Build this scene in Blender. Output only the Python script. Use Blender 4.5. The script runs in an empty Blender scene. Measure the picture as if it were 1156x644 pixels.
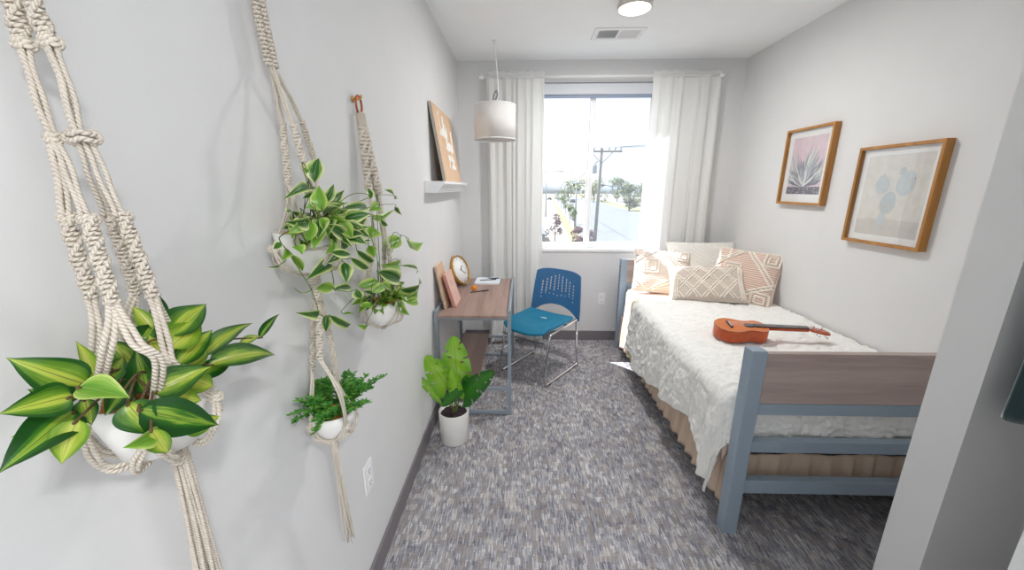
import bpy, math, random
from mathutils import Vector, Matrix, noise
C = bpy.context.scene.collection
PI = math.pi
V = Vector
XL, XR, D, H = -.59, 1.964, 3.756, 2.6425      # left wall, right wall, back wall, ceiling

# ------------------------------------------------------------------ mesh builder
class MB:
    def __init__(s):
        s.v = []; s.f = []; s.mi = []; s.sm = []; s.uv = []
    def add(s, vs, fs, mi=0, smooth=True, uvs=None):
        b = len(s.v); s.v += [tuple(p) for p in vs]
        for i, f in enumerate(fs):
            s.f.append([b + k for k in f]); s.mi.append(mi); s.sm.append(smooth)
            s.uv.append(uvs[i] if uvs else [(0, 0)] * len(f))
        return s
    def box(s, x0, y0, z0, x1, y1, z1, mi=0):
        x0, x1 = sorted((x0, x1)); y0, y1 = sorted((y0, y1)); z0, z1 = sorted((z0, z1))
        vs = [(x0,y0,z0),(x1,y0,z0),(x1,y1,z0),(x0,y1,z0),(x0,y0,z1),(x1,y0,z1),(x1,y1,z1),(x0,y1,z1)]
        return s.add(vs, [(3,2,1,0),(4,5,6,7),(0,1,5,4),(1,2,6,5),(2,3,7,6),(3,0,4,7)], mi, False)
    def obox(s, M, hx, hy, hz, mi=0):
        vs = [M @ V((a*hx, b*hy, c*hz)) for c in (-1,1) for a, b in ((-1,-1),(1,-1),(1,1),(-1,1))]
        return s.add(vs, [(3,2,1,0),(4,5,6,7),(0,1,5,4),(1,2,6,5),(2,3,7,6),(3,0,4,7)], mi, False)
    def tube(s, path, r, seg=8, mi=0, closed=False, caps=True):
        P = [V(p) for p in path]; n = len(P)
        if n < 2: return s
        rs = r if isinstance(r, (list, tuple)) else [r] * n
        T = []
        for i in range(n):
            if closed: t = P[(i+1) % n] - P[i-1]
            else: t = P[min(i+1, n-1)] - P[max(i-1, 0)]
            T.append(t.normalized() if t.length > 1e-9 else V((0,0,1)))
        a = V((0,0,1)) if abs(T[0].z) < .9 else V((1,0,0))
        N = (a - T[0]*a.dot(T[0])).normalized()
        vs = []; L = 0; Ls = []
        for i in range(n):
            if i: L += (P[i]-P[i-1]).length
            Ls.append(L)
            N = N - T[i]*N.dot(T[i])
            if N.length < 1e-6: N = T[i].orthogonal()
            N.normalize(); B = T[i].cross(N)
            for k in range(seg):
                q = 2*PI*k/seg
                vs.append(P[i] + (N*math.cos(q) + B*math.sin(q))*rs[i])
        fs = []; uvs = []
        for i in range(n if closed else n-1):
            j = (i+1) % n
            for k in range(seg):
                l = (k+1) % seg
                fs.append((i*seg+k, i*seg+l, j*seg+l, j*seg+k))
                v0, v1 = Ls[i], (Ls[j] if j else Ls[i]+.01)
                uvs.append([(k/seg, v0), ((k+1)/seg, v0), ((k+1)/seg, v1), (k/seg, v1)])
        if caps and not closed:
            fs.append(tuple(range(seg-1, -1, -1))); uvs.append([(0,0)]*seg)
            fs.append(tuple((n-1)*seg+k for k in range(seg))); uvs.append([(0,0)]*seg)
        return s.add(vs, fs, mi, True, uvs)
    def lathe(s, prof, c=(0,0,0), seg=32, mi=0, M=None, smooth=True, cap=True):
        c = V(c); vs = []; n = len(prof)
        for r, z in prof:
            for k in range(seg):
                q = 2*PI*k/seg; p = V((r*math.cos(q), r*math.sin(q), z))
                vs.append((M @ p if M else p) + c)
        fs = [(i*seg+k, i*seg+(k+1) % seg, (i+1)*seg+(k+1) % seg, (i+1)*seg+k) for i in range(n-1) for k in range(seg)]
        if cap and prof[0][0] > 1e-6: fs.append(tuple(range(seg-1, -1, -1)))
        if cap and prof[-1][0] > 1e-6: fs.append(tuple((n-1)*seg+k for k in range(seg)))
        return s.add(vs, fs, mi, smooth)
    def grid(s, fn, nu, nv, mi=0, keep=None, smooth=True, closeu=False):
        vs = [fn(i/nu, j/nv) for j in range(nv+1) for i in range(nu+1)]
        fs = []; uvs = []
        for j in range(nv):
            for i in range(nu):
                if keep and not keep((i+.5)/nu, (j+.5)/nv): continue
                a = j*(nu+1)+i
                fs.append((a, a+1, a+nu+2, a+nu+1))
                uvs.append([(i/nu, j/nv), ((i+1)/nu, j/nv), ((i+1)/nu, (j+1)/nv), (i/nu, (j+1)/nv)])
        return s.add(vs, fs, mi, smooth, uvs)
    def prism(s, outline, fn, d0, d1, mi=0, smooth=False):
        n = len(outline)
        vs = [fn(x, y, d0) for x, y in outline] + [fn(x, y, d1) for x, y in outline]
        fs = [tuple(range(n-1, -1, -1)), tuple(range(n, 2*n))]
        fs += [(i, (i+1) % n, n+(i+1) % n, n+i) for i in range(n)]
        return s.add(vs, fs, mi, smooth)
    def blob(s, c, rx, ry, rz, seg=12, mi=0, M=None):
        prof = [(math.sin(PI*i/8), -math.cos(PI*i/8)) for i in range(9)]
        vs = []; c = V(c)
        for r, z in prof:
            for k in range(seg):
                q = 2*PI*k/seg; p = V((rx*r*math.cos(q), ry*r*math.sin(q), rz*z))
                vs.append((M @ p if M else p) + c)
        fs = [(i*seg+k, i*seg+(k+1) % seg, (i+1)*seg+(k+1) % seg, (i+1)*seg+k) for i in range(8) for k in range(seg)]
        return s.add(vs, fs, mi, True)

def root_loc(o):
    l = V((0,0,0))
    while o: l = l + o.location; o = o.parent
    return l

def build(name, mb, mats, parent=None, bevel=0, solid=0, sub=0, local=False, loc=None):
    """links the builder as ONE mesh; world coordinates unless local"""
    base = V(loc) if loc else V((0,0,0))
    off = V((0,0,0)) if local else (root_loc(parent) if parent else base)
    me = bpy.data.meshes.new(name)
    me.from_pydata([tuple(V(p)-off) for p in mb.v], [], mb.f)
    me.polygons.foreach_set('material_index', mb.mi)
    me.polygons.foreach_set('use_smooth', mb.sm)
    ul = me.uv_layers.new(name='UVMap')
    flat = [c for face in mb.uv for uv in face for c in uv]
    ul.data.foreach_set('uv', flat)
    for m in (mats if isinstance(mats, (list, tuple)) else [mats]): me.materials.append(m)
    me.update()
    o = bpy.data.objects.new(name, me); C.objects.link(o)
    if parent: o.parent = parent
    elif not local: o.location = base
    if solid:
        md = o.modifiers.new('solid', 'SOLIDIFY'); md.thickness = abs(solid); md.offset = 0 if solid > 0 else -1
    if bevel:
        md = o.modifiers.new('bevel', 'BEVEL'); md.width = bevel; md.segments = 2; md.limit_method = 'ANGLE'; md.angle_limit = .6
    if sub:
        md = o.modifiers.new('sub', 'SUBSURF'); md.levels = sub; md.render_levels = sub
    return o

def tag(o, label, cat, group=None, kind=None):
    o['label'] = label; o['category'] = cat
    if group: o['group'] = group
    if kind: o['kind'] = kind
    return o

def thing(name, label, cat, loc=(0,0,0), rotz=0, group=None):
    o = bpy.data.objects.new(name, None); C.objects.link(o)
    o.empty_display_size = .05
    o.location = loc; o.rotation_euler = (0, 0, rotz)
    return tag(o, label, cat, group)

def struct(o):
    o['kind'] = 'structure'; return o

def bez(pts, n=8):
    """smooth curve through points (Catmull-Rom)"""
    P = [V(p) for p in pts]; out = []
    if len(P) == 2:
        return [P[0].lerp(P[1], i/n) for i in range(n+1)]
    for i in range(len(P)-1):
        a = P[max(i-1, 0)]; b = P[i]; c = P[i+1]; d = P[min(i+2, len(P)-1)]
        for k in range(n):
            t = k/n
            out.append(.5*((2*b) + (c-a)*t + (2*a-5*b+4*c-d)*t*t + (3*b-a-3*c+d)*t**3))
    out.append(P[-1]); return out

def fn3(x, y, z, s=1): return noise.noise(V((x*s, y*s, z*s)))

# ------------------------------------------------------------------ materials
def lin(c): return tuple(((x/255)/12.92 if x/255 <= .04045 else ((x/255+.055)/1.055)**2.4) for x in c)

class NT:
    def __init__(s, name):
        s.m = bpy.data.materials.new(name); s.m.use_nodes = True
        s.n = s.m.node_tree.nodes; s.l = s.m.node_tree.links
        s.b = s.n['Principled BSDF']; s.out = s.n['Material Output']
    def new(s, t, **kw):
        n = s.n.new(t)
        for k, v in kw.items():
            if k.startswith('i_'):
                n.inputs[k[2:].replace('_', ' ')].default_value = v
            else: setattr(n, k, v)
        return n
    def link(s, a, b): s.l.new(a, b)
    def coord(s, kind='Object', scale=(1,1,1), rot=(0,0,0)):
        t = s.new('ShaderNodeTexCoord'); m = s.new('ShaderNodeMapping')
        m.inputs['Scale'].default_value = scale; m.inputs['Rotation'].default_value = rot
        s.link(t.outputs[kind], m.inputs['Vector']); return m.outputs['Vector']
    def noise(s, vec, scale=5, detail=3, rough=.5, dist=0):
        n = s.new('ShaderNodeTexNoise'); n.inputs['Scale'].default_value = scale
        n.inputs['Detail'].default_value = detail; n.inputs['Roughness'].default_value = rough
        n.inputs['Distortion'].default_value = dist
        if vec: s.link(vec, n.inputs['Vector'])
        return n.outputs['Fac']
    def ramp(s, fac, stops):
        r = s.new('ShaderNodeValToRGB'); e = r.color_ramp.elements
        while len(e) > 1: e.remove(e[-1])
        e[0].position = stops[0][0]; e[0].color = (*stops[0][1], 1)
        for p, c in stops[1:]:
            x = e.new(p); x.color = (*c, 1)
        s.link(fac, r.inputs['Fac']); return r.outputs['Color']
    def math(s, op, a, b=None, c=None):
        n = s.new('ShaderNodeMath', operation=op)
        for i, x in enumerate((a, b, c)):
            if x is None: continue
            if isinstance(x, (int, float)): n.inputs[i].default_value = x
            else: s.link(x, n.inputs[i])
        return n.outputs[0]
    def mix(s, fac, a, b):
        n = s.new('ShaderNodeMix', data_type='RGBA')
        for sock, x in ((n.inputs[0], fac), (n.inputs[6], a), (n.inputs[7], b)):
            if isinstance(x, (int, float)): sock.default_value = x
            elif isinstance(x, tuple): sock.default_value = (*x, 1)
            else: s.link(x, sock)
        return n.outputs[2]
    def bump(s, h, strength=.2, dist=.01):
        n = s.new('ShaderNodeBump'); n.inputs['Strength'].default_value = strength
        n.inputs['Distance'].default_value = dist
        s.link(h, n.inputs['Height']); s.link(n.outputs['Normal'], s.b.inputs['Normal'])
    def base(s, c):
        if isinstance(c, tuple): s.b.inputs['Base Color'].default_value = (*c, 1)
        else: s.link(c, s.b.inputs['Base Color'])

def plain(name, rgb, rough=.5, metal=0, spec=.5, var=.06, scale=30, bump=0, bscale=80, sheen=0, coat=0, k=1):
    t = NT(name); c = tuple(x*k for x in lin(rgb)); v = t.coord()
    n = t.noise(v, scale, 3)
    t.base(t.ramp(n, [(.3, tuple(x*(1-var) for x in c)), (.7, tuple(min(1, x*(1+var)) for x in c))]))
    t.b.inputs['Roughness'].default_value = rough; t.b.inputs['Metallic'].default_value = metal
    t.b.inputs['Specular IOR Level'].default_value = spec
    if sheen: t.b.inputs['Sheen Weight'].default_value = sheen
    if coat: t.b.inputs['Coat Weight'].default_value = coat
    if bump: t.bump(t.noise(v, bscale, 4), bump, .003)
    return t.m

def wood(name, dark, light, axis='x', rough=.45, scale=14, stretch=.06):
    t = NT(name); sc = [1,1,1]; sc['xyz'.index(axis)] = stretch
    v = t.coord('Object', tuple(sc))
    n1 = t.noise(v, scale, 6, .62, .6); n2 = t.noise(v, scale*7, 3, .6)
    f = t.math('ADD', t.math('MULTIPLY', n1, .75), t.math('MULTIPLY', n2, .25))
    t.base(t.ramp(f, [(.32, lin(dark)), (.5, tuple((a+b)/2 for a, b in zip(lin(dark), lin(light)))), (.68, lin(light))]))
    t.b.inputs['Roughness'].default_value = rough; t.bump(n2, .08, .002)
    return t.m

def fabric(name, rgb, var=.08, freq=900, rough=.95, transl=0, bump=.25):
    t = NT(name); c = lin(rgb); v = t.coord()
    w1 = t.new('ShaderNodeTexWave', wave_type='BANDS', bands_direction='X'); w2 = t.new('ShaderNodeTexWave', wave_type='BANDS', bands_direction='Z')
    for w in (w1, w2):
        w.inputs['Scale'].default_value = freq/20; w.inputs['Distortion'].default_value = 1.5; w.inputs['Detail'].default_value = 1
        t.link(v, w.inputs['Vector'])
    f = t.math('MULTIPLY', t.math('ADD', w1.outputs['Fac'], w2.outputs['Fac']), .5)
    f2 = t.math('ADD', t.math('MULTIPLY', f, .5), t.math('MULTIPLY', t.noise(v, 12, 4), .5))
    col = t.ramp(f2, [(.25, tuple(x*(1-var) for x in c)), (.75, tuple(min(1, x*(1+var)) for x in c))])
    t.base(col); t.b.inputs['Roughness'].default_value = rough; t.b.inputs['Specular IOR Level'].default_value = .15
    t.bump(f, bump, .001)
    if transl:
        tr = t.new('ShaderNodeBsdfTranslucent'); mx = t.new('ShaderNodeMixShader'); mx.inputs[0].default_value = transl
        t.link(col, tr.inputs['Color']); t.link(t.b.outputs[0], mx.inputs[1]); t.link(tr.outputs[0], mx.inputs[2])
        t.link(mx.outputs[0], t.out.inputs['Surface'])
    return t.m

def leafmat(name, mid, edge, third=None, invert=False, blend=.35, rough=.35, transl=.25):
    """variegated leaf: colour runs with the leaf's own width and length (its UV)"""
    t = NT(name)
    tc = t.new('ShaderNodeTexCoord'); sx = t.new('ShaderNodeSeparateXYZ'); t.link(tc.outputs['UV'], sx.inputs[0])
    d = t.math('ABSOLUTE', t.math('SUBTRACT', sx.outputs['X'], .5))          # 0 midrib .. .5 edge
    mp = t.new('ShaderNodeMapping'); mp.inputs['Scale'].default_value = (9, 1.2, 1); t.link(tc.outputs['UV'], mp.inputs['Vector'])
    ob = t.new('ShaderNodeTexCoord')
    ad = t.new('ShaderNodeVectorMath', operation='ADD'); t.link(mp.outputs[0], ad.inputs[0])
    sc = t.new('ShaderNodeVectorMath', operation='SCALE'); sc.inputs['Scale'].default_value = 9; t.link(ob.outputs['Object'], sc.inputs[0]); t.link(sc.outputs[0], ad.inputs[1])
    n = t.noise(ad.outputs[0], 1.4, 3, .6)
    f = t.math('ADD', d, t.math('MULTIPLY', t.math('SUBTRACT', n, .5), .5))
    col = t.ramp(f, [(.05, lin(mid)), (.05+blend*.45, lin(mid if not third else third)), (.05+blend, lin(edge)), (.6, lin(edge))])
    rib = t.math('LESS_THAN', d, .018)
    col = t.mix(t.math('MULTIPLY', rib, .5), col, tuple(x*.6 for x in lin(edge)))
    t.base(col); t.b.inputs['Roughness'].default_value = rough
    tr = t.new('ShaderNodeBsdfTranslucent'); mx = t.new('ShaderNodeMixShader'); mx.inputs[0].default_value = transl
    t.link(col, tr.inputs['Color']); t.link(t.b.outputs[0], mx.inputs[1]); t.link(tr.outputs[0], mx.inputs[2])
    t.link(mx.outputs[0], t.out.inputs['Surface'])
    return t.m

def ropemat(name, rgb):
    t = NT(name); tc = t.new('ShaderNodeTexCoord'); sx = t.new('ShaderNodeSeparateXYZ'); t.link(tc.outputs['UV'], sx.inputs[0])
    ph = t.math('ADD', t.math('MULTIPLY', sx.outputs['X'], 2), t.math('MULTIPLY', sx.outputs['Y'], 190))
    w = t.math('ABSOLUTE', t.math('SINE', t.math('MULTIPLY', ph, PI)))
    c = lin(rgb); n = t.noise(t.coord(), 60, 3)
    col = t.ramp(n, [(.3, tuple(x*.88 for x in c)), (.7, c)])
    t.base(col); t.b.inputs['Roughness'].default_value = .95; t.b.inputs['Specular IOR Level'].default_value = .1
    t.bump(w, .9, .0016); return t.m

def carpetmat():
    t = NT('carpet'); tc = t.new('ShaderNodeTexCoord'); sx = t.new('ShaderNodeSeparateXYZ'); t.link(tc.outputs['Object'], sx.inputs[0])
    X, Y = sx.outputs['X'], sx.outputs['Y']
    def cell(cx, cy, seed, wob):
        # white noise per rectangular cell, columns shifted against each other
        ix = t.math('FLOOR', t.math('DIVIDE', X, cx))
        w0 = t.new('ShaderNodeTexWhiteNoise', noise_dimensions='1D'); t.link(t.math('ADD', ix, seed*7.3), w0.inputs['W'])
        iy = t.math('FLOOR', t.math('ADD', t.math('DIVIDE', Y, cy), t.math('MULTIPLY', w0.outputs['Value'], wob)))
        cb = t.new('ShaderNodeCombineXYZ'); t.link(ix, cb.inputs[0]); t.link(iy, cb.inputs[1]); cb.inputs[2].default_value = seed
        w = t.new('ShaderNodeTexWhiteNoise', noise_dimensions='3D'); t.link(cb.outputs[0], w.inputs['Vector'])
        return w.outputs['Value']
    dash = cell(.0052, .030, 3, 5)                        # single yarn dashes along the room
    block = cell(.026, .034, 9, 4)                        # woven blocks
    block2 = cell(.085, .10, 5, 3)
    sy = t.math('SINE', t.math('MULTIPLY', Y, 2*PI/.0125))
    hor = t.math('MULTIPLY', t.math('ADD', sy, 1), .5)
    horsel = t.math('GREATER_THAN', block, .72)
    a = t.math('ADD', t.math('MULTIPLY', dash, .75), t.math('MULTIPLY', block, .38))
    b = t.math('ADD', t.math('MULTIPLY', hor, .14), t.math('MULTIPLY', dash, .42))
    mixn = t.new('ShaderNodeMix', data_type='FLOAT'); t.link(horsel, mixn.inputs[0]); t.link(a, mixn.inputs[2]); t.link(b, mixn.inputs[3])
    f = t.math('ADD', mixn.outputs[0], t.math('MULTIPLY', t.math('SUBTRACT', block2, .5), .22))
    fuzz = t.noise(tc.outputs['Object'], 330, 3, .75)
    f = t.math('ADD', f, t.math('MULTIPLY', t.math('SUBTRACT', fuzz, .5), .95))
    big = t.noise(tc.outputs['Object'], 2.2, 2)
    col = t.ramp(f, [(.08, lin((112,111,120))), (.42, lin((156,157,167))), (.62, lin((170,169,174))), (.98, lin((222,219,217)))])
    hue = t.noise(tc.outputs['Object'], 14, 3, .6)
    col = t.mix(t.math('MULTIPLY', t.math('GREATER_THAN', t.math('ADD', hue, t.math('MULTIPLY', t.math('SUBTRACT', block, .5), .3)), .54), .34), col, lin((178,164,152)))
    col = t.mix(t.math('MULTIPLY', big, .2), col, lin((172,163,157)))
    t.base(col); t.b.inputs['Roughness'].default_value = 1; t.b.inputs['Specular IOR Level'].default_value = .05
    t.bump(f, .5, .004); return t.m

def emit(name, rgb, strength):
    t = NT(name); t.base(lin(rgb)); t.b.inputs['Emission Color'].default_value = (*lin(rgb), 1); t.b.inputs['Emission Strength'].default_value = strength
    return t.m

def panemat(name, veil, gloss, tint=(1,1,1)):
    """window or picture glass: clear, veiled white to imitate outdoor haze, reflecting by angle"""
    t = NT(name); tr = t.new('ShaderNodeBsdfTransparent'); tr.inputs[0].default_value = (*tint, 1)
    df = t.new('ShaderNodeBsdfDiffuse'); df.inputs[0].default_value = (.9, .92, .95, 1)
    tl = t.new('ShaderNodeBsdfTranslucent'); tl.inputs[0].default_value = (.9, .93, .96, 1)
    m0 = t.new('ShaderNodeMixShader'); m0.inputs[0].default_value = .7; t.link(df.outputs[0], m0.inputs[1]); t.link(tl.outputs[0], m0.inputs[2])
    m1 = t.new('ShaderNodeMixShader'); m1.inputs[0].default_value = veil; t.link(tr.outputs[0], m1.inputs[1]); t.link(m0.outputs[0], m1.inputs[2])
    gl = t.new('ShaderNodeBsdfGlossy'); gl.inputs['Roughness'].default_value = .02
    lw = t.new('ShaderNodeLayerWeight'); lw.inputs['Blend'].default_value = .5
    fz = t.math('ADD', t.math('MULTIPLY', t.math('POWER', lw.outputs['Facing'], 5), .96), .04)
    m2 = t.new('ShaderNodeMixShader'); t.link(t.math('MULTIPLY', fz, gloss), m2.inputs[0]); t.link(m1.outputs[0], m2.inputs[1]); t.link(gl.outputs[0], m2.inputs[2])
    t.link(m2.outputs[0], t.out.inputs['Surface']); return t.m

CAMP = V((0,0,1.55)); FWD = V((-.0255,.9684,-.2481))
M = dict(
 wall=plain('wall_paint', (222,222,222), .85, spec=.2, var=.012, scale=6, bump=.06, bscale=240),
 ceil=plain('ceiling_paint', (246,248,249), .9, spec=.15, var=.01, scale=6, bump=.05, bscale=200),
 trimw=plain('white_trim_paint', (238,238,238), .45, var=.01),
 vinyl=plain('white_vinyl', (240,241,243), .35, var=.01),
 base=plain('grey_rubber_base', (122,117,121), .55, var=.04, scale=12),
 carpet=carpetmat(),
 steel=plain('bluegrey_powdercoat', (152,168,182), .42, var=.03, scale=40, bump=.03, bscale=400),
 lsteel=plain('grey_powdercoat', (142,152,162), .4, var=.03, scale=40),
 chrome=plain('chrome', (205,208,212), .12, 1, var=.02),
 bwood=wood('greyed_wood', (158,140,134), (196,178,170), 'x', .55, 12),
 dwood=wood('walnut_laminate', (134,106,96), (182,154,142), 'y', .4, 9),
 fwood=wood('oak_frame', (150,98,40), (196,140,70), 'z', .45, 20),
 pineb=wood('pale_board', (206,170,136), (228,196,164), 'z', .6, 16),
 uktop=wood('ukulele_top', (196,100,44), (222,132,70), 'x', .28, 30),
 ukside=wood('ukulele_side', (164,62,18), (204,88,30), 'x', .22, 20),
 dark=plain('dark_wood', (52,38,40), .4),
 black=plain('black_plastic', (28,28,32), .4),
 blue=plain('blue_plastic', (62,116,164), .38, var=.04, scale=20),
 teal=fabric('blue_vinyl_seat', (46,128,162), .08, 400, .5),
 rope=ropemat('cotton_rope', (226,216,202)),
 copper=plain('copper', (176,98,66), .3, 1),
 brass=plain('gold_rim', (206,158,84), .35, .7),
 pot=plain('white_ceramic', (236,234,230), .35, var=.015, coat=.2),
 soil=plain('soil', (52,38,44), .95, var=.5, scale=160, bump=1, bscale=120),
 moss=plain('orange_soil', (196,128,62), .9, var=.2, scale=80, bump=1, bscale=120),
 leafA=leafmat('leaf_yellow_stripe', (182,196,72), (28,84,18), (104,148,36), blend=.34),
 leafA2=leafmat('leaf_dark_stripe', (140,172,56), (22,74,20), (52,112,24), blend=.22),
 leafA3=leafmat('leaf_lime', (198,206,90), (96,142,30), (160,184,60), blend=.4),
 leafW=leafmat('leaf_cream_edge', (30,86,26), (224,230,160), (56,116,32), blend=.40),
 leafW2=leafmat('leaf_lime_edge', (96,150,40), (206,222,130), (126,170,56), blend=.5),
 shrub=leafmat('shrub_leaf', (74,150,52), (44,116,34), blend=.3),
 shrub2=leafmat('shrub_leaf_light', (122,176,66), (80,146,46), blend=.3),
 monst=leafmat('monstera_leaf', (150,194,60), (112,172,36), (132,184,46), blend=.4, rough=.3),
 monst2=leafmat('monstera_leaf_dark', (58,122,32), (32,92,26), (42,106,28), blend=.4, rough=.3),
 stem=plain('stem', (92,110,50), .6), stemb=plain('brown_stem', (96,74,48), .7),
 curtain=fabric('white_curtain', (250,250,249), .015, 700, .95, .48, .08),
 duvet=fabric('white_duvet', (243,242,238), .03, 500, .95, 0, .15),
 sheet=fabric('white_sheet', (240,238,236), .02, 900), pink=fabric('pink_blanket', (232,204,192), .05, 700),
 yellow=fabric('cream_sheet', (240,228,182), .04, 700), skirt=fabric('beige_bed_skirt', (214,192,172), .05, 700),
 sham=fabric('white_sham', (236,234,228), .04, 300), lumbar=fabric('taupe_cotton', (208,194,184), .06, 300),
 cream=fabric('cream_yarn', (238,230,218), .05, 300, bump=.5),
 shade=fabric('lamp_linen', (240,238,236), .02, 700, .95, .35),
 velvet=plain('green_velvet', (4,50,54), .8, sheen=1, var=.2, scale=14),
 paper=plain('paper', (242,242,240), .8, var=.01), kraft=plain('kraft_cover', (214,180,148), .7),
 rose=plain('rose_cover', (196,140,128), .6), rosel=plain('pale_rose_cover', (222,182,168), .6),
 orange=plain('orange_plastic', (246,150,20), .35), navy=plain('navy_plastic', (36,40,72), .35),
 glass=panemat('window_glass', .02, .5, (.84,.86,.88)), pglass=panemat('picture_glass', .03, 1.6),  # window tint dims the street, its white veil is painted-in haze
 screen=panemat('insect_screen', .03, 0, (.90,.92,.95)),
 lamp=emit('lamp_diffuser', (255,246,228), 2.2),
 greym=plain('grey_mesh', (120,128,136), .6),
)
# pink striped cushion cloth: woven stripes run across the cushion's own UV
def stripemat(nm, c0, c1):
    t = NT(nm); tc = t.new('ShaderNodeTexCoord'); sx = t.new('ShaderNodeSeparateXYZ'); t.link(tc.outputs['UV'], sx.inputs[0])
    w = t.math('SINE', t.math('MULTIPLY', t.math('ADD', sx.outputs['Y'], t.math('MULTIPLY', sx.outputs['X'], .0)), 2*PI*26))
    t.base(t.ramp(t.math('ADD', t.math('MULTIPLY', w, .5), .5), [(.35, lin(c0)), (.65, lin(c1))]))
    t.b.inputs['Roughness'].default_value = .95; t.bump(w, .4, .002); return t.m
M['stripe'] = stripemat('pink_striped_cushion', (202,166,150), (234,214,200)); M['stripe2'] = stripemat('beige_striped_cushion', (214,196,184), (236,226,216))
# ------------------------------------------------------------------ the room shell
OX0, OX1, OZ0, OZ1 = .10, 1.25, .955, 2.462         # window opening
YB = -1.7
m = MB(); m.box(XL-.15, YB, -.15, 2.6, D+.15, 0); struct(build('floor', m, M['carpet']))
m = MB(); m.box(XL-.15, YB, H, 2.6, D+.15, H+.12); struct(build('ceiling', m, M['ceil']))
m = MB(); m.box(XL-.15, YB, 0, XL, D+.15, H); struct(build('wall_left', m, M['wall']))
m = MB(); m.box(XR, .93, 0, XR+.15, D+.15, H); m.box(2.45, YB, 0, 2.6, .93, H); m.box(XR, .93, 0, 2.45, 1.05, H); struct(build('wall_right', m, M['wall']))
m = MB()
m.box(XL, D, 0, OX0, D+.15, H); m.box(OX1, D, 0, XR, D+.15, H)
m.box(OX0, D, 0, OX1, D+.15, OZ0); m.box(OX0, D, OZ1, OX1, D+.15, H)
struct(build('wall_back', m, M['wall']))
m = MB(); m.box(1.203, .93, 0, XR, 1.05, H); struct(build('wall_closet', m, M['wall']))
m = MB(); m.box(.705, .33, 0, XR+.5, .45, H); struct(build('wall_entry', m, M['wall']))
bh = .1; bt = .012
m = MB(); m.box(XL, YB, 0, XL+bt, D, bh); struct(build('baseboard_left', m, M['base'], bevel=.003))
m = MB(); m.box(XL+bt, D-bt, 0, XR-bt, D, bh); struct(build('baseboard_back', m, M['base'], bevel=.003))
m = MB(); m.box(XR-bt, 1.05, 0, XR, D, bh); struct(build('baseboard_right', m, M['base'], bevel=.003))
m = MB(); m.box(1.215, 1.05, 0, XR-bt, 1.05+bt, bh); m.box(1.203-bt, .93, 0, 1.203, 1.05+bt, bh); struct(build('baseboard_closet', m, M['base'], bevel=.003))
m = MB(); m.box(OX0+.001, D-.012, OZ0-.022, OX1-.001, D+.08, OZ0+.005); struct(build('trim_1', m, M['trimw'], bevel=.004))

# window: white vinyl slider, two sashes, insect screen outside the right one
win = bpy.data.objects.new('window_1', None); C.objects.link(win); win.location = ((OX0+OX1)/2, D+.1, OZ0); struct(win)
def ring(mb, x0, z0, x1, z1, y0, y1, w):
    mb.box(x0, y0, z0, x0+w, y1, z1); mb.box(x1-w, y0, z0, x1, y1, z1)
    mb.box(x0+w, y0, z0, x1-w, y1, z0+w); mb.box(x0+w, y0, z1-w, x1-w, y1, z1)
m = MB(); ring(m, OX0, OZ0, OX1, OZ1, D+.075, D+.145, .03); build('window_frame', m, M['vinyl'], win, bevel=.003)
for (x0, x1, y0) in ((.13, .675, D+.078), (.625, 1.22, D+.108)):
    m = MB(); ring(m, x0, OZ0+.02, x1, OZ1-.03, y0, y0+.028, .04); s = build('sash', m, M['vinyl'], win, bevel=.003)
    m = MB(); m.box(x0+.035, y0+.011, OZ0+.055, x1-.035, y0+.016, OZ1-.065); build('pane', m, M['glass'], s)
m = MB(); m.box(.66, D+.140, OZ0+.03, 1.22, D+.1415, OZ1-.03); build('insect_screen', m, M['screen'], win)
m = MB(); m.box(.637, D+.062, 1.62, .652, D+.079, 1.70); m.box(.63, D+.056, 1.645, .644, D+.07, 1.675); build('latch', m, M['vinyl'], win, bevel=.003)

# roller blind rolled up under the head of the opening
rb = thing('roller_blind', 'rolled-up pale grey roller blind in a cassette across the window top', 'blind', ((OX0+OX1)/2, D+.04, 2.35))
m = MB(); m.box(OX0+.005, D+.005, 2.365, OX1-.005, D+.07, 2.456); build('cassette', m, plain('blind_grey', (216,220,226), .5, var=.01), rb, bevel=.008)
m = MB(); m.box(OX0+.02, D+.03, 2.338, OX1-.02, D+.045, 2.366); build('bottom_rail', m, plain('blind_rail', (150,162,186), .5, var=.01), rb, bevel=.004)
m = MB(); m.box(OX0+.025, D+.0365, 2.352, OX1-.025, D+.0385, 2.375); build('blind_fabric', m, M['shade'], rb)

# curtain rod and curtains
RY, RZ = D-.09, 2.487
cr = thing('curtain_rod', 'thin white curtain rod above the window', 'curtain rod', (.7, D-.09, 2.487))
m = MB(); m.tube([(-.35, RY, RZ), (1.70, RY, RZ)], .0095, 14); build('rod', m, M['trimw'], cr)
for x in (-.35, 1.70):
    sg = -1 if x < 0 else 1
    m = MB(); m.lathe([(0,-.022),(.013,-.02),(.0165,-.006),(.0165,.012),(.012,.022),(0,.023)], (x+sg*.012, RY, RZ), 16, M=Matrix.Rotation(PI/2, 3, 'Y')); build('finial', m, M['trimw'], cr)
for x in (-.29, 1.66):
    m = MB(); m.box(x-.008, RY-.004, RZ-.016, x+.008, D-.004, RZ-.0095); m.box(x-.014, D-.006, RZ-.05, x+.014, D, RZ+.03); build('bracket', m, M['trimw'], cr, bevel=.002)

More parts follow.
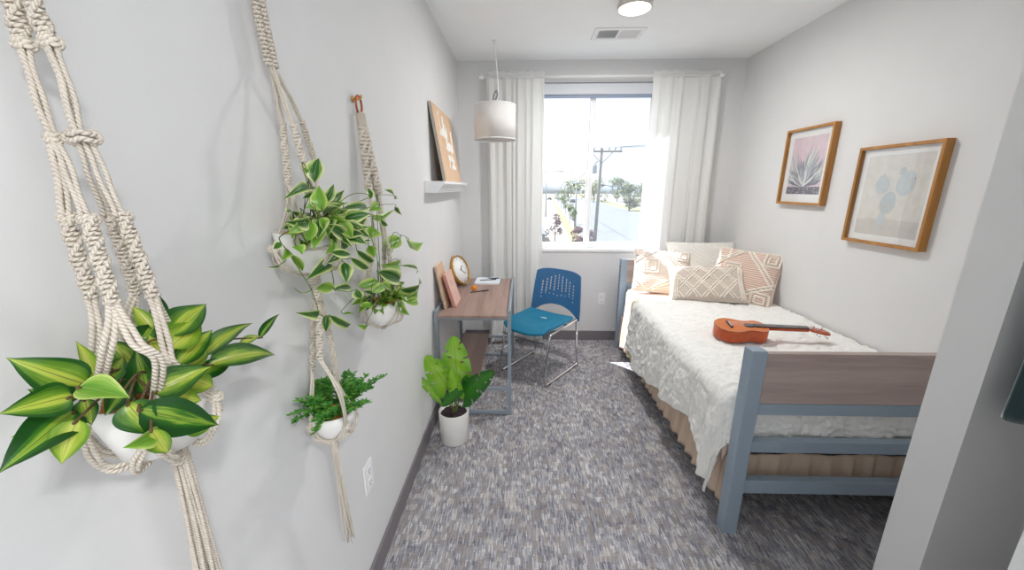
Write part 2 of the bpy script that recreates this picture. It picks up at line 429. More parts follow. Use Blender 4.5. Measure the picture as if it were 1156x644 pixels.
def curtain(x0, x1, z0, label, seed, npl, lowshift, gather=None, flare=0):
    rnd = random.Random(seed); ph = [rnd.uniform(0, 6) for _ in range(6)]
    zt = RZ+.045
    def f(u, v):
        z = zt + (z0-zt)*v
        uu = u + .018*math.sin(2*PI*u*3+ph[0])*v
        if gather: uu = uu + gather[1]*math.exp(-((u-gather[0])/.13)**2)*(gather[0]-u)/.13*.16*(1-.5*v)
        x = x0 + (x1-x0)*uu + lowshift*v*v
        amp = .013 + .009*min(1, v*3)
        lo = min(1, v*1.6)
        u0_ = u; u = u + .022*math.sin(2*PI*1.7*u+ph[3]) + .016*math.sin(2*PI*3.9*u+ph[4])
        w = (1-.62*lo)*math.sin(2*PI*npl*u + ph[1] + .5*math.sin(3*v+ph[2])) + .75*lo*math.sin(2*PI*npl*.36*u+ph[2]+.8*v) + .35*math.sin(2*PI*npl*.53*u+ph[3]+v*1.2) + .12*math.sin(2*PI*npl*1.9*u+ph[4])
        if gather: w += 1.1*math.exp(-((u-gather[0])/.06)**2)*math.sin(2*PI*u*26+v*2)
        y = RY + .003 + amp*.75*w*(.55 if v < .03 else 1)
        if v > .86: y -= flare*((v-.86)/.14)**2*(.5+.5*math.sin(7*u)); 
        x += .006*math.sin(2*PI*npl*2*u+ph[5]) + flare*.5*max(0, v-.86)/.14*(u-.5)
        y = min(y, D-.022)
        z += .006*math.sin(2*PI*npl*u+ph[1])*(1 if v < .02 else 0)
        return (x, y, z)
    m = MB(); m.grid(f, 150, 70)
    t = thing('curtain', label, 'curtain', ((x0+x1)/2, RY, z0), group='curtains')
    build('curtain_panel', m, M['curtain'], t, solid=.002)
    m = MB()                                              # stitched rod pocket along the head
    m.grid(lambda u, v: (lambda p: (p[0], p[1]-.0045, p[2]))(f(u, .012+.012*v)), 150, 2)
    build('rod_pocket_hem', m, M['curtain'], t, solid=.001)
curtain(-.315, .188, .035, 'long white curtain left of the window, reaching the carpet behind the desk', 4, 8, .0, flare=.07)
curtain(1.135, 1.735, .06, 'long white curtain right of the window, behind the bed pillows', 11, 5.5, .035, gather=(.66, 1))

# ceiling light, vent
cl = thing('ceiling_light', 'round flush ceiling light, switched on, with a pale grey rim', 'ceiling light', (.681, 2.69, H))
m = MB(); m.lathe([(.100,H),(.104,H-.01),(.104,H-.032),(.098,H-.036),(.093,H-.034)], (.681,2.69,0), 48, cap=False); build('rim', m, plain('lamp_rim', (214,208,204), .4), cl)
m = MB(); m.lathe([(.0955,H-.02),(.0945,H-.036),(.085,H-.041),(.05,H-.045),(0,H-.046)], (.681,2.69,0), 48); build('diffuser', m, M['lamp'], cl)
vt = thing('ceiling_vent', 'white rectangular louvred air vent in the ceiling beside the round light', 'vent', (.695, 3.17, H))
m = MB(); vx0, vx1, vy0, vy1 = .512, .878, 3.062, 3.282
for a in ((vx0,vy0,vx1,vy0+.035),(vx0,vy1-.035,vx1,vy1),(vx0,vy0+.035,vx0+.035,vy1-.035),(vx1-.035,vy0+.035,vx1,vy1-.035),(.69,vy0+.035,.7,vy1-.035)): m.box(a[0],a[1],H-.008,a[2],a[3],H)
build('vent_frame', m, M['trimw'], vt, bevel=.002)
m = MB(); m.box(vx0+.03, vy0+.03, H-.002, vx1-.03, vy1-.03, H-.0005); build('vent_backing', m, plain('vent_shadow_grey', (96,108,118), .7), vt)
for side in (0, 1):
    m = MB(); x0 = (.548, .701)[side]
    for k in range(13):
        x = x0 + .0112*k
        R = Matrix.Translation((x+.004, 3.172, H-.006)) @ Matrix.Rotation((-.75, .75)[side], 4, 'Y')
        m.obox(R, .0055, .074, .0007)
    build('louvre_bank', m, M['trimw'], vt)
for y in (vy0+.017,):
    for x in (vx0+.02, vx1-.02):
        m = MB(); m.lathe([(.004,H-.0082),(.004,H-.0095),(0,H-.010)], (x, 3.172, 0), 10); build('screw', m, M['greym'], vt)

# outlets
def outlet(label, P, ax):
    """ax 'x': on the left wall facing +x; 'y': on the back wall facing -y"""
    t = thing('wall_outlet', label, 'outlet', P)
    def T(a, b, d): return (P[0]+d, P[1]+a, P[2]+b) if ax == 'x' else (P[0]+a, P[1]-d, P[2]+b)
    def bx(mb, a0, b0, a1, b1, d0, d1):
        p, q = T(a0, b0, d0), T(a1, b1, d1); mb.box(*p, *q)
    m = MB(); bx(m, -.037, -.06, .037, .06, 0, .006); build('cover_plate', m, M['trimw'], t, bevel=.002)
    for z in (-.026, .026):
        m = MB(); bx(m, -.017, z-.019, .017, z+.019, .005, .0085); s = build('socket', m, M['vinyl'], t, bevel=.002)
        k = MB(); bx(k, -.008, z-.004, -.006, z+.008, .008, .009); bx(k, .006, z-.004, .008, z+.006, .008, .009); bx(k, -.003, z-.013, .003, z-.008, .008, .009); build('slot', k, M['greym'], s)
outlet('white double outlet low on the left wall, below the hanging shrub', (XL, 1.225, .47), 'x')
outlet('white double outlet on the back wall between chair and bed', (.815, D, .447), 'y')

# ------------------------------------------------------------------ wall ledge and sign
def crown(x): return None
lg = thing('wall_ledge', 'white crown-moulding picture ledge on the left wall', 'shelf', (XL, 2.85, 1.519))
prof = [(0,1.519),(.075,1.519),(.078,1.527),(.086,1.533),(.092,1.545),(.103,1.556),(.112,1.561),(.112,1.570),(.124,1.573),(.124,1.589),(0,1.589)]
m = MB(); m.prism(prof, lambda x, z, y: (XL+x, y, z), 2.36, 3.345); build('moulding', m, M['trimw'], lg)
sg = thing('wooden_sign', 'pale wooden sign with white script writing, leaning on the white ledge', 'sign', (XL+.085, 2.85, 1.5895))
# board leans: foot out from the wall, head against it
fb, hb = V((XL+.098, 0, 1.5905)), V((XL+.022, 0, 2.072))
upv = (hb-fb).normalized(); nv = V((upv.z, 0, -upv.x)); Ls = (hb-fb).length
def B(a, b, d): return fb + V((0, a, 0)) + upv*b + nv*d          # a along the wall (y), b up the board, d out
y0, y1 = 2.545, 3.185
m = MB(); m.prism([(y0,0),(y1,0),(y1,Ls),(y0,Ls)], lambda a, b, d: B(a, b, d), -.002, 0); build('board', m, M['pineb'], sg)
m = MB()
for a0, a1, b0, b1 in ((y0,y1,0,.02),(y0,y1,Ls-.02,Ls),(y0,y0+.02,.02,Ls-.02),(y1-.02,y1,.02,Ls-.02)):
    m.prism([(a0,b0),(a1,b0),(a1,b1),(a0,b1)], lambda a, b, d: B(a, b, d), -.020, -.0022)
build('canvas_edge', m, plain('grey_canvas_edge', (176,170,160), .8), sg)
m = MB()
def script(a, b, seq, s=1., slant=.25):
    """cursive strokes: seq of (kind, width)"""
    pts = []; x = a
    for ch in seq:
        if ch == 'l': hs = [(0,0),(.012,.05),(.02,.095),(.010,.10),(.006,.05),(.012,0),(.022,.004)]; w = .024
        elif ch == 'g': hs = [(0,.004),(.012,.04),(.002,.03),(.006,.004),(.018,.035),(.016,-.04),(.004,-.05),(.010,-.01),(.024,.012)]; w = .026
        elif ch == 'S': hs = [(.03,.10),(.018,.118),(.004,.095),(.018,.06),(.030,.03),(.016,0),(0,.012),(.02,.002),(.04,.006)]; w = .042
        elif ch == 'm': hs = [(0,0),(.006,.036),(.014,.03),(.014,0),(.02,.034),(.028,.03),(.028,0),(.036,.006)]; w = .038
        elif ch == 'o': hs = [(.0,.006),(.012,.04),(.002,.02),(.012,0),(.022,.02),(.014,.04),(.028,.032)]; w = .030
        elif ch == ' ': w = .02; hs = []
        else: hs = [(0,0),(.010,.03),(.018,.034),(.010,.016),(.010,.002),(.022,.006)]; w = .024
        pts += [(x+s*(p+slant*q), b+s*q) for p, q in hs]; x += w*s
        if ch == ' ' and pts:
            m.tube(bez([B(p, q, .001) for p, q in pts], 4), .0027*s, 6); pts = []
    if pts: m.tube(bez([B(p, q, .001) for p, q in pts], 4), .0027*s, 6)
script(2.64, .30, 'Stolm', 1.35); script(2.77, .215, 'Slomel', 1.5); script(2.80, .145, 'gom elg', .95); script(2.88, .09, 'mole lmo', .7)
build('lettering', m, M['paper'], sg)

# ------------------------------------------------------------------ swag pendant lamp
pl = thing('pendant_lamp', 'white drum-shade pendant lamp swagged from the ceiling in front of the left curtain', 'lamp', (-.21, 3.2, 1.93))
px, py = -.215, 3.2
m = MB(); m.lathe([(.163,1.917),(.163,2.167)], (px,py,0), 64, cap=False); s = build('drum_shade', m, M['shade'], pl, solid=-.003)
for z in (1.917, 2.167):
    m = MB(); m.tube([(px+.1625*math.cos(2*PI*k/64), py+.1625*math.sin(2*PI*k/64), z) for k in range(64)], .0035, 8, closed=True); build('shade_rim', m, M['trimw'], s)
m = MB(); m.lathe([(.013,2.072),(.013,2.137),(.009,2.147),(0,2.148)], (px,py,0), 16); build('lamp_socket', m, M['greym'], pl)
m = MB(); m.blob((px,py,2.027), .03, .03, .045, 16); build('bulb', m, M['paper'], pl)
m = MB()
for k in range(3):
    q = 2*PI*k/3+.3; m.tube([(px, py, 2.140), (px+.16*math.cos(q), py+.16*math.sin(q), 2.162)], .002, 6)
build('spider_fitting', m, M['chrome'], pl)
m = MB(); m.tube(bez([(px,py,2.144),(px-.012,py,2.222),(px+.012,py,2.272),(px+.02,py+.005,2.242),(px+.005,py,2.207)],6), .006, 8); build('cord_grip', m, M['greym'], pl)
m = MB(); m.tube(bez([(px,py,2.142),(px+.024,py+.01,2.252),(px+.018,py+.03,2.42),(px-.005,3.28,H-.025)],10), .0035, 8); build('cord', m, M['trimw'], pl)
m = MB(); m.lathe([(0,H-.028),(.006,H-.026),(.006,H-.008),(.016,H-.006),(.018,H),],(px-.005,3.28,0),14); build('ceiling_hook', m, M['trimw'], pl)

# ------------------------------------------------------------------ framed prints
def frame(y0, y1, z0, z1, label, art):
    """y0 far edge, y1 near edge, hung on the right wall facing -x"""
    yc, zc = (y0+y1)/2, (z0+z1)/2
    t = thing('framed_print', label, 'picture', (XR, yc, z0), group='framed prints on the right wall')
    fx = XR-.04; w = .016
    hi = []
    for a in ((y1,z0,y1+w,z1),(y0-w,z0,y0,z1),(y1+w,z0,y0-w,z0+w),(y1+w,z1-w,y0-w,z1)):
        m = MB(); m.box(fx, a[0], a[1], XR, a[2], a[3]); build('frame_bar', m, M['fwood'], t, bevel=.0015)
    m = MB(); m.box(fx+.024, y1+w, z0+w, fx+.028, y0-w, z1-w); build('mat_board', m, M['paper'], t)
    art(t, fx+.0235, y1+w, y0-w, z0+w, z1-w)
    m = MB(); m.box(fx+.012, y1+w, z0+w, fx+.014, y0-w, z1-w); build('glass', m, M['pglass'], t)
def flat(mb, x, pts, mi): mb.add([(x, p, q) for p, q in pts], [tuple(range(len(pts)))], mi, False)
def agave(t, x, ya, yb, za, zb):
    rnd = random.Random(3); mg = .045
    a0, a1, b0, b1 = ya+mg, yb-mg, za+mg+.01, zb-mg
    mats = [plain('print_pink', (222,196,204), .9), plain('print_leaf_grey', (172,182,180), .9), plain('print_leaf_dark', (96,88,112), .9), plain('print_leaf_pale', (214,220,210), .9), plain('print_ground', (78,66,84), .9), plain('print_mauve', (150,140,160), .9)]
    m = MB(); flat(m, x, [(a0,b0),(a0,b1),(a1,b1),(a1,b0)], 0); build('print', m, mats, t)
    m = MB(); cx = (a0+a1)/2; W = a1-a0; hh = b1-b0; base = b0+hh*.14
    flat(m, x-.0003, [(a0,b0),(a0,b0+hh*.13),(a1,b0+hh*.13),(a1,b0)], 4)
    n = 170
    for k in range(n):
        lay = k/n
        q = rnd.uniform(-1.5, 1.5)*(1-.2*lay); L = hh*(.74-.40*lay)*(1-.05*abs(q))*rnd.uniform(.8,1.08)
        w = W*.030; d = (math.sin(q)*1.15, math.cos(q)); pn = (d[1], -d[0])
        tip = (cx+d[0]*L*.92, base+d[1]*L)
        cl_ = lambda p: (min(a1, max(a0, p[0])), min(b1, max(b0, p[1])))
        mid = (cx+d[0]*L*.5, base+d[1]*L*.5)
        mi = rnd.choice([1,3,3,5,1,2]) if lay < .6 else rnd.choice([1,3,5,2,5])
        flat(m, x-.0006-.0004*lay*4, [cl_((cx+pn[0]*w*.5, base+pn[1]*w*.5)), cl_((mid[0]+pn[0]*w, mid[1]+pn[1]*w)), cl_(tip), cl_((mid[0]-pn[0]*w, mid[1]-pn[1]*w)), cl_((cx-pn[0]*w*.5, base-pn[1]*w*.5))], mi)
    for k in range(60):
        p, q = rnd.uniform(a0, a1-.02), rnd.uniform(b0, b0+hh*.12); s = rnd.uniform(.003,.010)
        flat(m, x-.0026, [(p,q),(p,q+s),(min(a1,p+s*1.6),q+s*.8),(min(a1,p+s*1.3),q)], rnd.choice([1,2,5]))
    build('printed_agave', m, mats, t)
def pear(t, x, ya, yb, za, zb):
    mg = .035; a0, a1, b0, b1 = ya+mg, yb-mg, za+mg, zb-mg
    mats = [plain('print_cream', (222,217,208), .9), plain('print_pad', (200,206,206), .9), plain('print_pad_dark', (188,196,198), .9), plain('print_sand', (206,200,192), .9), plain('print_red', (170,110,100), .9)]
    m = MB(); flat(m, x, [(a0,b0),(a0,b1),(a1,b1),(a1,b0)], 0); build('print', m, mats, t)
    W, Hh = a1-a0, b1-b0; m = MB()
    flat(m, x-.0003, [(a0,b0),(a0,b0+Hh*.2),(a0+W*.5,b0+Hh*.22),(a1,b0+Hh*.19),(a1,b0)], 3)
    # y grows away from the camera: u is measured from the far (left) edge
    for k, (u, v, ru, rv, rot, mi) in enumerate(((.42,.20,.07,.10,0,1),(.47,.40,.12,.145,-.25,2),(.33,.62,.115,.12,.25,1),(.68,.64,.13,.16,-.4,1),(.60,.79,.05,.05,0,2))):
        pts = []
        for i in range(28):
            q = -2*PI*i/28; p_, q_ = ru*math.cos(q), rv*math.sin(q)*(1+.12*math.sin(q))
            pts.append((a1-(u+p_*math.cos(rot)-q_*math.sin(rot))*W, b0+(v+(p_*math.sin(rot)+q_*math.cos(rot))*.95)*Hh))
        flat(m, x-.0006-.0003*k, pts, mi)
        for i in range(26):
            rr = random.Random(k*40+i); rad, q = math.sqrt(rr.random())*.85, rr.random()*2*PI
            p0 = (a1-(u+ru*rad*math.cos(q))*W, b0+(v+rv*rad*math.sin(q))*Hh); s = .0022
            flat(m, x-.0022, [(p0[0]-s,p0[1]),(p0[0],p0[1]+s),(p0[0]+s,p0[1]),(p0[0],p0[1]-s)], 2 if mi == 1 else 0)
    for u, v in ((.33,.75),(.28,.73),(.80,.70)): flat(m, x-.0026, [(a1-u*W-.004,b0+v*Hh),(a1-u*W,b0+v*Hh+.008),(a1-u*W+.004,b0+v*Hh)], 4)
    for i in range(50):
        rr = random.Random(900+i); p, q = a0+rr.random()*W*.97, b0+rr.random()*Hh*.17
        flat(m, x-.0026, [(p,q),(p,q+.002),(p+.008,q+.002),(p+.008,q)], 2)
    build('printed_cactus', m, mats, t)
frame(3.005, 2.565, 1.432, 1.944, 'wood-framed print of a spiky agave under a pink sky, nearer the window', agave)
frame(2.345, 1.885, 1.243, 1.766, 'wood-framed print of a pale prickly pear cactus, nearer the footboard', pear)
# ------------------------------------------------------------------ desk
dk = thing('desk', 'small walnut-topped desk with grey metal legs against the left wall', 'desk', (-.33, 2.87, 0))
def bar(name, x0, y0, z0, x1, y1, z1, mat, parent, bv=.002):
    m = MB(); m.box(x0, y0, z0, x1, y1, z1); return build(name, m, mat, parent, bevel=bv)
DL, DR, DN, DF, s = -.577, -.068, 2.366, 3.344, .025
for x in (DL, DR-s):
    for y in (DN, DF-s): bar('leg', x, y, 0, x+s, y+s, .768, M['lsteel'], dk)
for y in (DN, DF-s):
    for z in (.003, .186): bar('crossbar', DL+s, y+.002, z, DR-s, y+s-.002, z+s-.002, M['lsteel'], dk)
for x in (DL+.003, DR-s+.003): bar('side_rail', x, DN+s, .742, x+s-.006, DF-s, .768, M['lsteel'], dk)
for y in (DN, DF-s): bar('top_crossbar', DL+s, y+.003, .70, DR-s, y+s-.003, .721, M['lsteel'], dk)
bar('desktop', DL+s, 2.345, .722, DR-s, 3.40, .741, M['dwood'], dk, .0015)
bar('lower_shelf', DL+.03, DN+.004, .2095, -.30, DF-.004, .226, M['dwood'], dk, .0015)
DT = .7415
# spiral notebook leaning on the wall rail, pink notebook leaning on it
def leaning(t, nm, foot, head, y0, y1, d0, d1, mat, bevel=0):
    f, h = V((foot[0], 0, foot[1])), V((head[0], 0, head[1])); u = (h-f).normalized(); n = V((u.z, 0, -u.x)); L = (h-f).length
    m = MB(); m.prism([(y0,0),(y1,0),(y1,L),(y0,L)], lambda a, b, d: f+V((0,a,0))+u*b+n*d, d0, d1); return build(nm, m, mat, t, bevel=bevel), (f,u,n,L)
nb = thing('spiral_notebook', 'tan spiral notebook standing on the desk, leaning against the left wall', 'notebook', (-.53, 2.56, DT))
foot, head = (-.515, DT+.003), (-.574, DT+.30)
_, fr = leaning(nb, 'back_cover', foot, head, 2.465, 2.68, -.012, -.009, M['kraft'])
leaning(nb, 'page_block', foot, head, 2.472, 2.676, -.009, -.002, M['paper'])
leaning(nb, 'front_cover', foot, head, 2.465, 2.68, -.002, .001, M['kraft'])
m = MB(); f, u, n, L = fr
for k in range(22):
    b = .012+(L-.024)*k/21
    m.tube([f+V((0,2.468,0))+u*b+V((0,math.cos(q)*.0085,0))+n*(math.sin(q)*.0105-.0055) for q in [2*PI*i/14 for i in range(14)]], .0013, 5, closed=True)
build('wire_spiral', m, M['chrome'], nb)
pk = thing('pink_notebook', 'pink hardback notebook leaning against the tan spiral notebook', 'notebook', (-.48, 2.62, DT))
foot, head = (-.455, DT+.003), (-.520, DT+.232)
leaning(pk, 'back_cover', foot, head, 2.515, 2.725, -.022, -.019, M['rose'])
leaning(pk, 'page_block', foot, head, 2.519, 2.721, -.019, -.003, M['rosel'])
leaning(pk, 'front_cover', foot, head, 2.515, 2.725, -.003, 0, M['rosel'])
_, fr = leaning(pk, 'spine', foot, head, 2.512, 2.5155, -.022, 0, M['rose'])
f, u, n, L = fr; m = MB(); m.prism([(2.60,L-.10),(2.606,L-.10),(2.606,L-.055),(2.60,L-.055)], lambda a, b, d: f+V((0,a,0))+u*b+n*d, 0, .001); build('cover_mark', m, M['greym'], pk)
# round clock leaning against wall
ck = thing('round_clock', 'round white clock with a gold rim leaning at the back of the desk', 'clock', (-.49, 3.18, DT))
cx, cy, R = -.527, 3.14, .128
nrm = V((.88, -.30, .36)).normalized(); uu = V((0,0,1)); uu = (uu-nrm*uu.dot(nrm)).normalized(); rr = uu.cross(nrm)
Mx = Matrix((rr, uu, nrm)).transposed()
cc = V((cx, cy, DT+R*uu.z+.022*abs(nrm.z)+.004))
m = MB(); m.lathe([(R-.012,-.022),(R,-.020),(R,.020),(R-.003,.024),(R-.009,.022),(R-.011,.012)], cc, 48, M=Mx, cap=False); build('clock_rim', m, M['brass'], ck)
m = MB(); m.lathe([(0,-.021),(R-.0125,-.021),(R-.0125,.011),(0,.012)], cc, 48, M=Mx); face = build('clock_face', m, M['paper'], ck)
for a, L, w in ((.9, .055, .004), (2.3, .075, .003)):
    Q = Matrix.Translation(cc) @ Mx.to_4x4() @ Matrix.Rotation(-a, 4, 'Z') @ Matrix.Translation((0, L/2-.008, .0145)); m = MB(); m.obox(Q, w, L/2, .0008); build('clock_hand', m, M['black'], ck)
for k in range(12):
    m = MB(); Q = Matrix.Translation(cc) @ Mx.to_4x4() @ Matrix.Rotation(k*PI/6, 4, 'Z') @ Matrix.Translation((0, R-.028, .0126)); m.obox(Q, .0015, .007 if k % 3 else .010, .0005); build('hour_mark', m, M['greym'], face)
# paper pad with pens, orange ball pen-top
pd = thing('paper_pad', 'white paper pad lying at the far end of the desk', 'notepad', (-.30, 3.27, DT))
m = MB(); m.box(-.405, 3.155, DT, -.19, 3.375, DT+.012); build('pages', m, M['paper'], pd, bevel=.001)
m = MB(); m.box(-.407, 3.153, DT+.012, -.188, 3.377, DT+.0135); build('top_sheet', m, plain('pad_sheet', (226,232,238), .8, var=.01), pd)
m = MB(); m.box(-.190, 3.153, DT, -.1865, 3.377, DT+.014); build('teal_edge', m, plain('pad_teal_edge', (116,176,178), .7), pd)
def pen(a, b, label, mat, z, cap=None, g=None):
    a, b = V((*a, z)), V((*b, z)); t = thing('pen', label, 'pen', a, 0, g); d = (b-a).normalized(); L = (b-a).length
    m = MB(); m.tube([a, a+d*L*.62], .0038, 10); build('barrel', m, mat, t)
    m = MB(); m.tube([a+d*L*.62, a+d*L*.98, b], [.0043,.0043,.0025], 10); c = build('cap', m, cap or mat, t)
    m = MB(); m.tube([a+d*L*.95+V((0,0,.004)), a+d*L*.68+V((0,0,.0055))], .0012, 6); build('clip', m, M['greym'], c)
    m = MB(); m.tube([a, a-d*.008], [.003,.0006], 8); build('tip', m, M['chrome'], t)
pen((-.365,3.25),(-.225,3.29),'dark pen lying across the white pad, longest of the two on it',M['black'],DT+.0178,g='pens on the desk')
pen((-.30,3.335),(-.20,3.325),'navy pen at the far edge of the white pad',M['navy'],DT+.0178,g='pens on the desk')
pen((-.405,2.90),(-.265,2.965),'navy pen lying on the bare desktop by the orange ball',M['black'],DT+.0042,M['navy'],g='pens on the desk')
ob = thing('orange_ball', 'small orange ball on the desktop beside the navy pen', 'ball', (-.385, 2.975, DT))
m = MB(); m.blob((-.385,2.975,DT+.022), .022,.022,.022, 20); build('ball', m, M['orange'], ob)
m = MB(); m.tube([(-.385+.0222*math.cos(2*PI*k/24), 2.975, DT+.022+.0222*math.sin(2*PI*k/24)) for k in range(24)], .0006, 5, closed=True); build('seam', m, M['brass'], ob)
cd = MB(); cd.tube(bez([(-.10,3.66,.004),(-.20,3.50,.004),(-.30,3.42,.05),(-.25,3.40,.22),(-.26,3.405,.40),(-.22,3.41,.56),(-.24,3.412,.70)],8), .0035, 8)
cdo = thing('power_cable', 'thin white cable hanging behind the desk to the carpet', 'cable', (-.2, 3.55, 0)); build('cable', cd, M['vinyl'], cdo)
m = MB(); m.box(-.095,3.65,.0,-.065,3.70,.022); build('plug', m, M['vinyl'], cdo, bevel=.004)

# ------------------------------------------------------------------ chair (local: faces -Y)
ch = thing('desk_chair', 'blue plastic stacking chair with perforated back and chrome sled legs', 'chair', (.16, 3.085, 0), -.6435)
r = .0098
for sx in (-1, 1):
    x = sx*.226; m = MB()
    def rnd_path(P, rad=.04):
        out = [V(P[0])]
        for i in range(1, len(P)-1):
            p = V(P[i]); a = (V(P[i-1])-p).normalized(); b = (V(P[i+1])-p).normalized()
            for k in range(6):
                t = k/5; out.append((p+a*rad)*(1-t)**2 + p*2*t*(1-t) + (p+b*rad)*t*t)
        out.append(V(P[-1])); return out
    m.tube(rnd_path([(sx*.205-.006,.312,.60),(sx*.215,.292,.47),(x,.225,.44),(x,-.20,.425),(x,-.262,.0105),(x,.262,.0105),(x,.225,.43)],.035), r, 10)
    build('side_frame', m, M['chrome'], ch, local=True)
    for y in (-.19, .2):
        m = MB(); m.box(x-.012, y-.016, 0, x+.012, y+.016, .012); build('foot_glide', m, M['black'], ch, bevel=.003, local=True)
for y, z in ((-.235, .36),(.10, .425)):
    m = MB(); m.tube(bez([(-.222,y,z),(-.1,y,z-.008),(.1,y,z-.008),(.222,y,z)],5), .008, 8); build('cross_brace', m, M['chrome'], ch, local=True)
def seat(u, v):
    a, b = 2*u-1, v
    hw = .226*(1-.10*(1-b)**3)
    q = 5; rx = a*hw; y = -.29+.49*b
    # rounded corners
    if b < .25: y += .05*abs(a)**3*(1-b/.25)
    if b > .85: y -= .035*abs(a)**4*(b-.85)/.15
    z = .452 + .016*abs(a)**2.4 - .03*max(0, .22-b)**2/.0484 + .012*(b-.5)**2 - .012*math.exp(-((a)/.55)**2-((b-.55)/.3)**2)
    return (rx, y, z)
m = MB(); m.grid(seat, 36, 36); st = build('seat', m, M['teal'], ch, solid=.026, local=True, bevel=.004)
m = MB()
for k in range(-2, 3): m.box(k*.012-.003, .045, seat(.5,.7)[2]+.0125, k*.012+.003, .075, seat(.5,.7)[2]+.0145)
build('seat_slots', m, M['trimw'], st, local=True)
def back(u, v):
    a = 2*u-1; hw = .205+.018*v-.0*v
    hw = .252-.030*v**1.5
    x = a*hw-.012; zl = .425+.105*(1-abs(a)**2.2); zt = .835-.03*abs(a)**4
    z = zl+(zt-zl)*v
    y = .262+.055*(z-.45)/.38 + .028*(1-a*a)*.9 - .02
    return (x, y, z)
def keep(u, v):
    a = 2*u-1
    for k in range(-4, 5):
        c = k*.168
        if abs(a-c) < .031:
            top = .86-.045*abs(k); n = 6 if abs(k) < 2 else (5 if abs(k) < 4 else 4)
            for i in range(n):
                t = top-.078*i-.02
                if abs(v-t) < .025: return False
        if abs(a-c) < .03 and abs(v-(.24+.028*abs(k)-.0)) < .016: return False
        if abs(k) == 4 and abs(a-c) < .03 and abs(v-.25) < .016: return False
    return True
m = MB(); m.grid(back, 150, 90, keep=keep); build('backrest', m, M['blue'], ch, solid=.011, local=True)
m = MB(); P = [back(u, 1) for u in [i/30 for i in range(31)]]; Q = [back(1, 1-i/30) for i in range(31)]; Rr = [back(1-i/30, 0) for i in range(31)]; S = [back(0, i/30) for i in range(31)]
m.tube(P+Q[1:]+Rr[1:]+S[1:-1], .0072, 8, closed=True); build('backrest_rim', m, M['blue'], ch, local=True)

# ------------------------------------------------------------------ monstera in a pot
mo = thing('potted_monstera', 'monstera plant in a white cylinder pot on the carpet by the desk', 'plant', (-.42, 2.10, 0))
pc = (-.42, 2.10, 0)
m = MB(); m.lathe([(.084,0),(.090,.006),(.0935,.20),(.0925,.206),(.087,.206),(.085,.16),(0,.16)], pc, 48); build('pot', m, M['pot'], mo)
def bumpy(c, R, z, amp, mat, name, parent, seed=0):
    m = MB()
    def f(u, v):
        q = 2*PI*u; r_ = R*v; x, y = r_*math.cos(q), r_*math.sin(q)
        return (c[0]+x, c[1]+y, z+amp*(.5+noise.noise(V((x*60+seed, y*60, 1.3))))+amp*(1-v*v))
    m.grid(f, 40, 12); return build(name, m, mat, parent)
bumpy(pc, .0855, .176, .010, M['soil'], 'soil', mo)
def monstera_leaf(mb, base, tip, w, nrm, cuts=5, mi=0, droop=.15, seed=0):
    base, tip, n = V(base), V(tip), V(nrm).normalized(); ax = tip-base; L = ax.length; ax.normalize()
    n = (n-ax*n.dot(ax)).normalized(); sd = ax.cross(n)
    rnd = random.Random(seed); offs = [rnd.uniform(-.02,.02) for _ in range(20)]
    def half(t):
        # heart outline: base lobes run behind the attachment
        if t < .18: return .62+.38*math.sin(PI/2*(t/.18)) if t > 0 else .62
        return max(0, math.cos((t-.18)/.82*PI/2))**.62
    def f(u, v):
        s_ = 2*u-1; h_ = half(v)*w/2
        sw = .26*abs(s_)**1.3*(1-v)**.7                      # lobes sweep back below the stalk
        x = s_*h_
        y = L*(v - sw*.9*(1-v) + .10*abs(s_)*v*(1-v))
        z = -droop*L*v*v + .10*w*(abs(s_)**1.5) - .05*w*abs(s_)**3 + .012*w*math.sin(v*16+s_*3)
        p = base + ax*y + sd*x + n*z; return (p.x, p.y, p.z)
    def keep(u, v):
        s_ = 2*u-1; a = abs(s_); k0 = 0 if s_ > 0 else 10
        for k in range(cuts):
            t0 = .16+.62*k/(cuts-1)+offs[k+k0]
            if a > .55 and k % 2 == (0 if s_ > 0 else 1) and abs(v-(t0+.10*(a-.4))) < .010+.03*(a-.55): return False
            if 0 < k < cuts-1 and k % 2 == (1 if s_ > 0 else 0) and .25 < a < .62 and abs(v-(t0+.03+.10*a)) < .017*(1-((a-.43)/.19)**2): return False
        return True
    mb.grid(f, 44, 64, mi, keep)
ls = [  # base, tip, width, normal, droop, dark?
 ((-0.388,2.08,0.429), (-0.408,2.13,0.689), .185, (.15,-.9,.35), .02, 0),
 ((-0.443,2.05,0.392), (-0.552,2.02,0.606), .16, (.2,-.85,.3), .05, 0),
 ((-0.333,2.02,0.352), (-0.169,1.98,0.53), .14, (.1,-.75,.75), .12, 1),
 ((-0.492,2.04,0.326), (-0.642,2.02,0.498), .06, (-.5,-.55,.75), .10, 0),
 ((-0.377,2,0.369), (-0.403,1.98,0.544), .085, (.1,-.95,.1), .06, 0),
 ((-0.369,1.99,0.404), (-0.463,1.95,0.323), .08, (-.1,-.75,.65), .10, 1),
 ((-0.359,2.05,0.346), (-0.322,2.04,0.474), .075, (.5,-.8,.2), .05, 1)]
m = MB(); ms = MB()
for i, (b, t_, w, n, dr, dk_) in enumerate(ls):
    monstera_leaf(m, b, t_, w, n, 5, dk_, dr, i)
    q = V((pc[0]+.012*math.cos(i*2.1), pc[1]+.012*math.sin(i*2.1), .175)); b = V(b)
    mid = q.lerp(b, .55)+V((0,.01,.02)); ms.tube(bez([q, mid, b+V((0,.004,0))], 8), [.0042]*16+[.0028], 7)
    bb = V(b); 
build('foliage', m, [M['monst'], M['monst2']], mo); build('stalks', ms, M['stem'], mo)

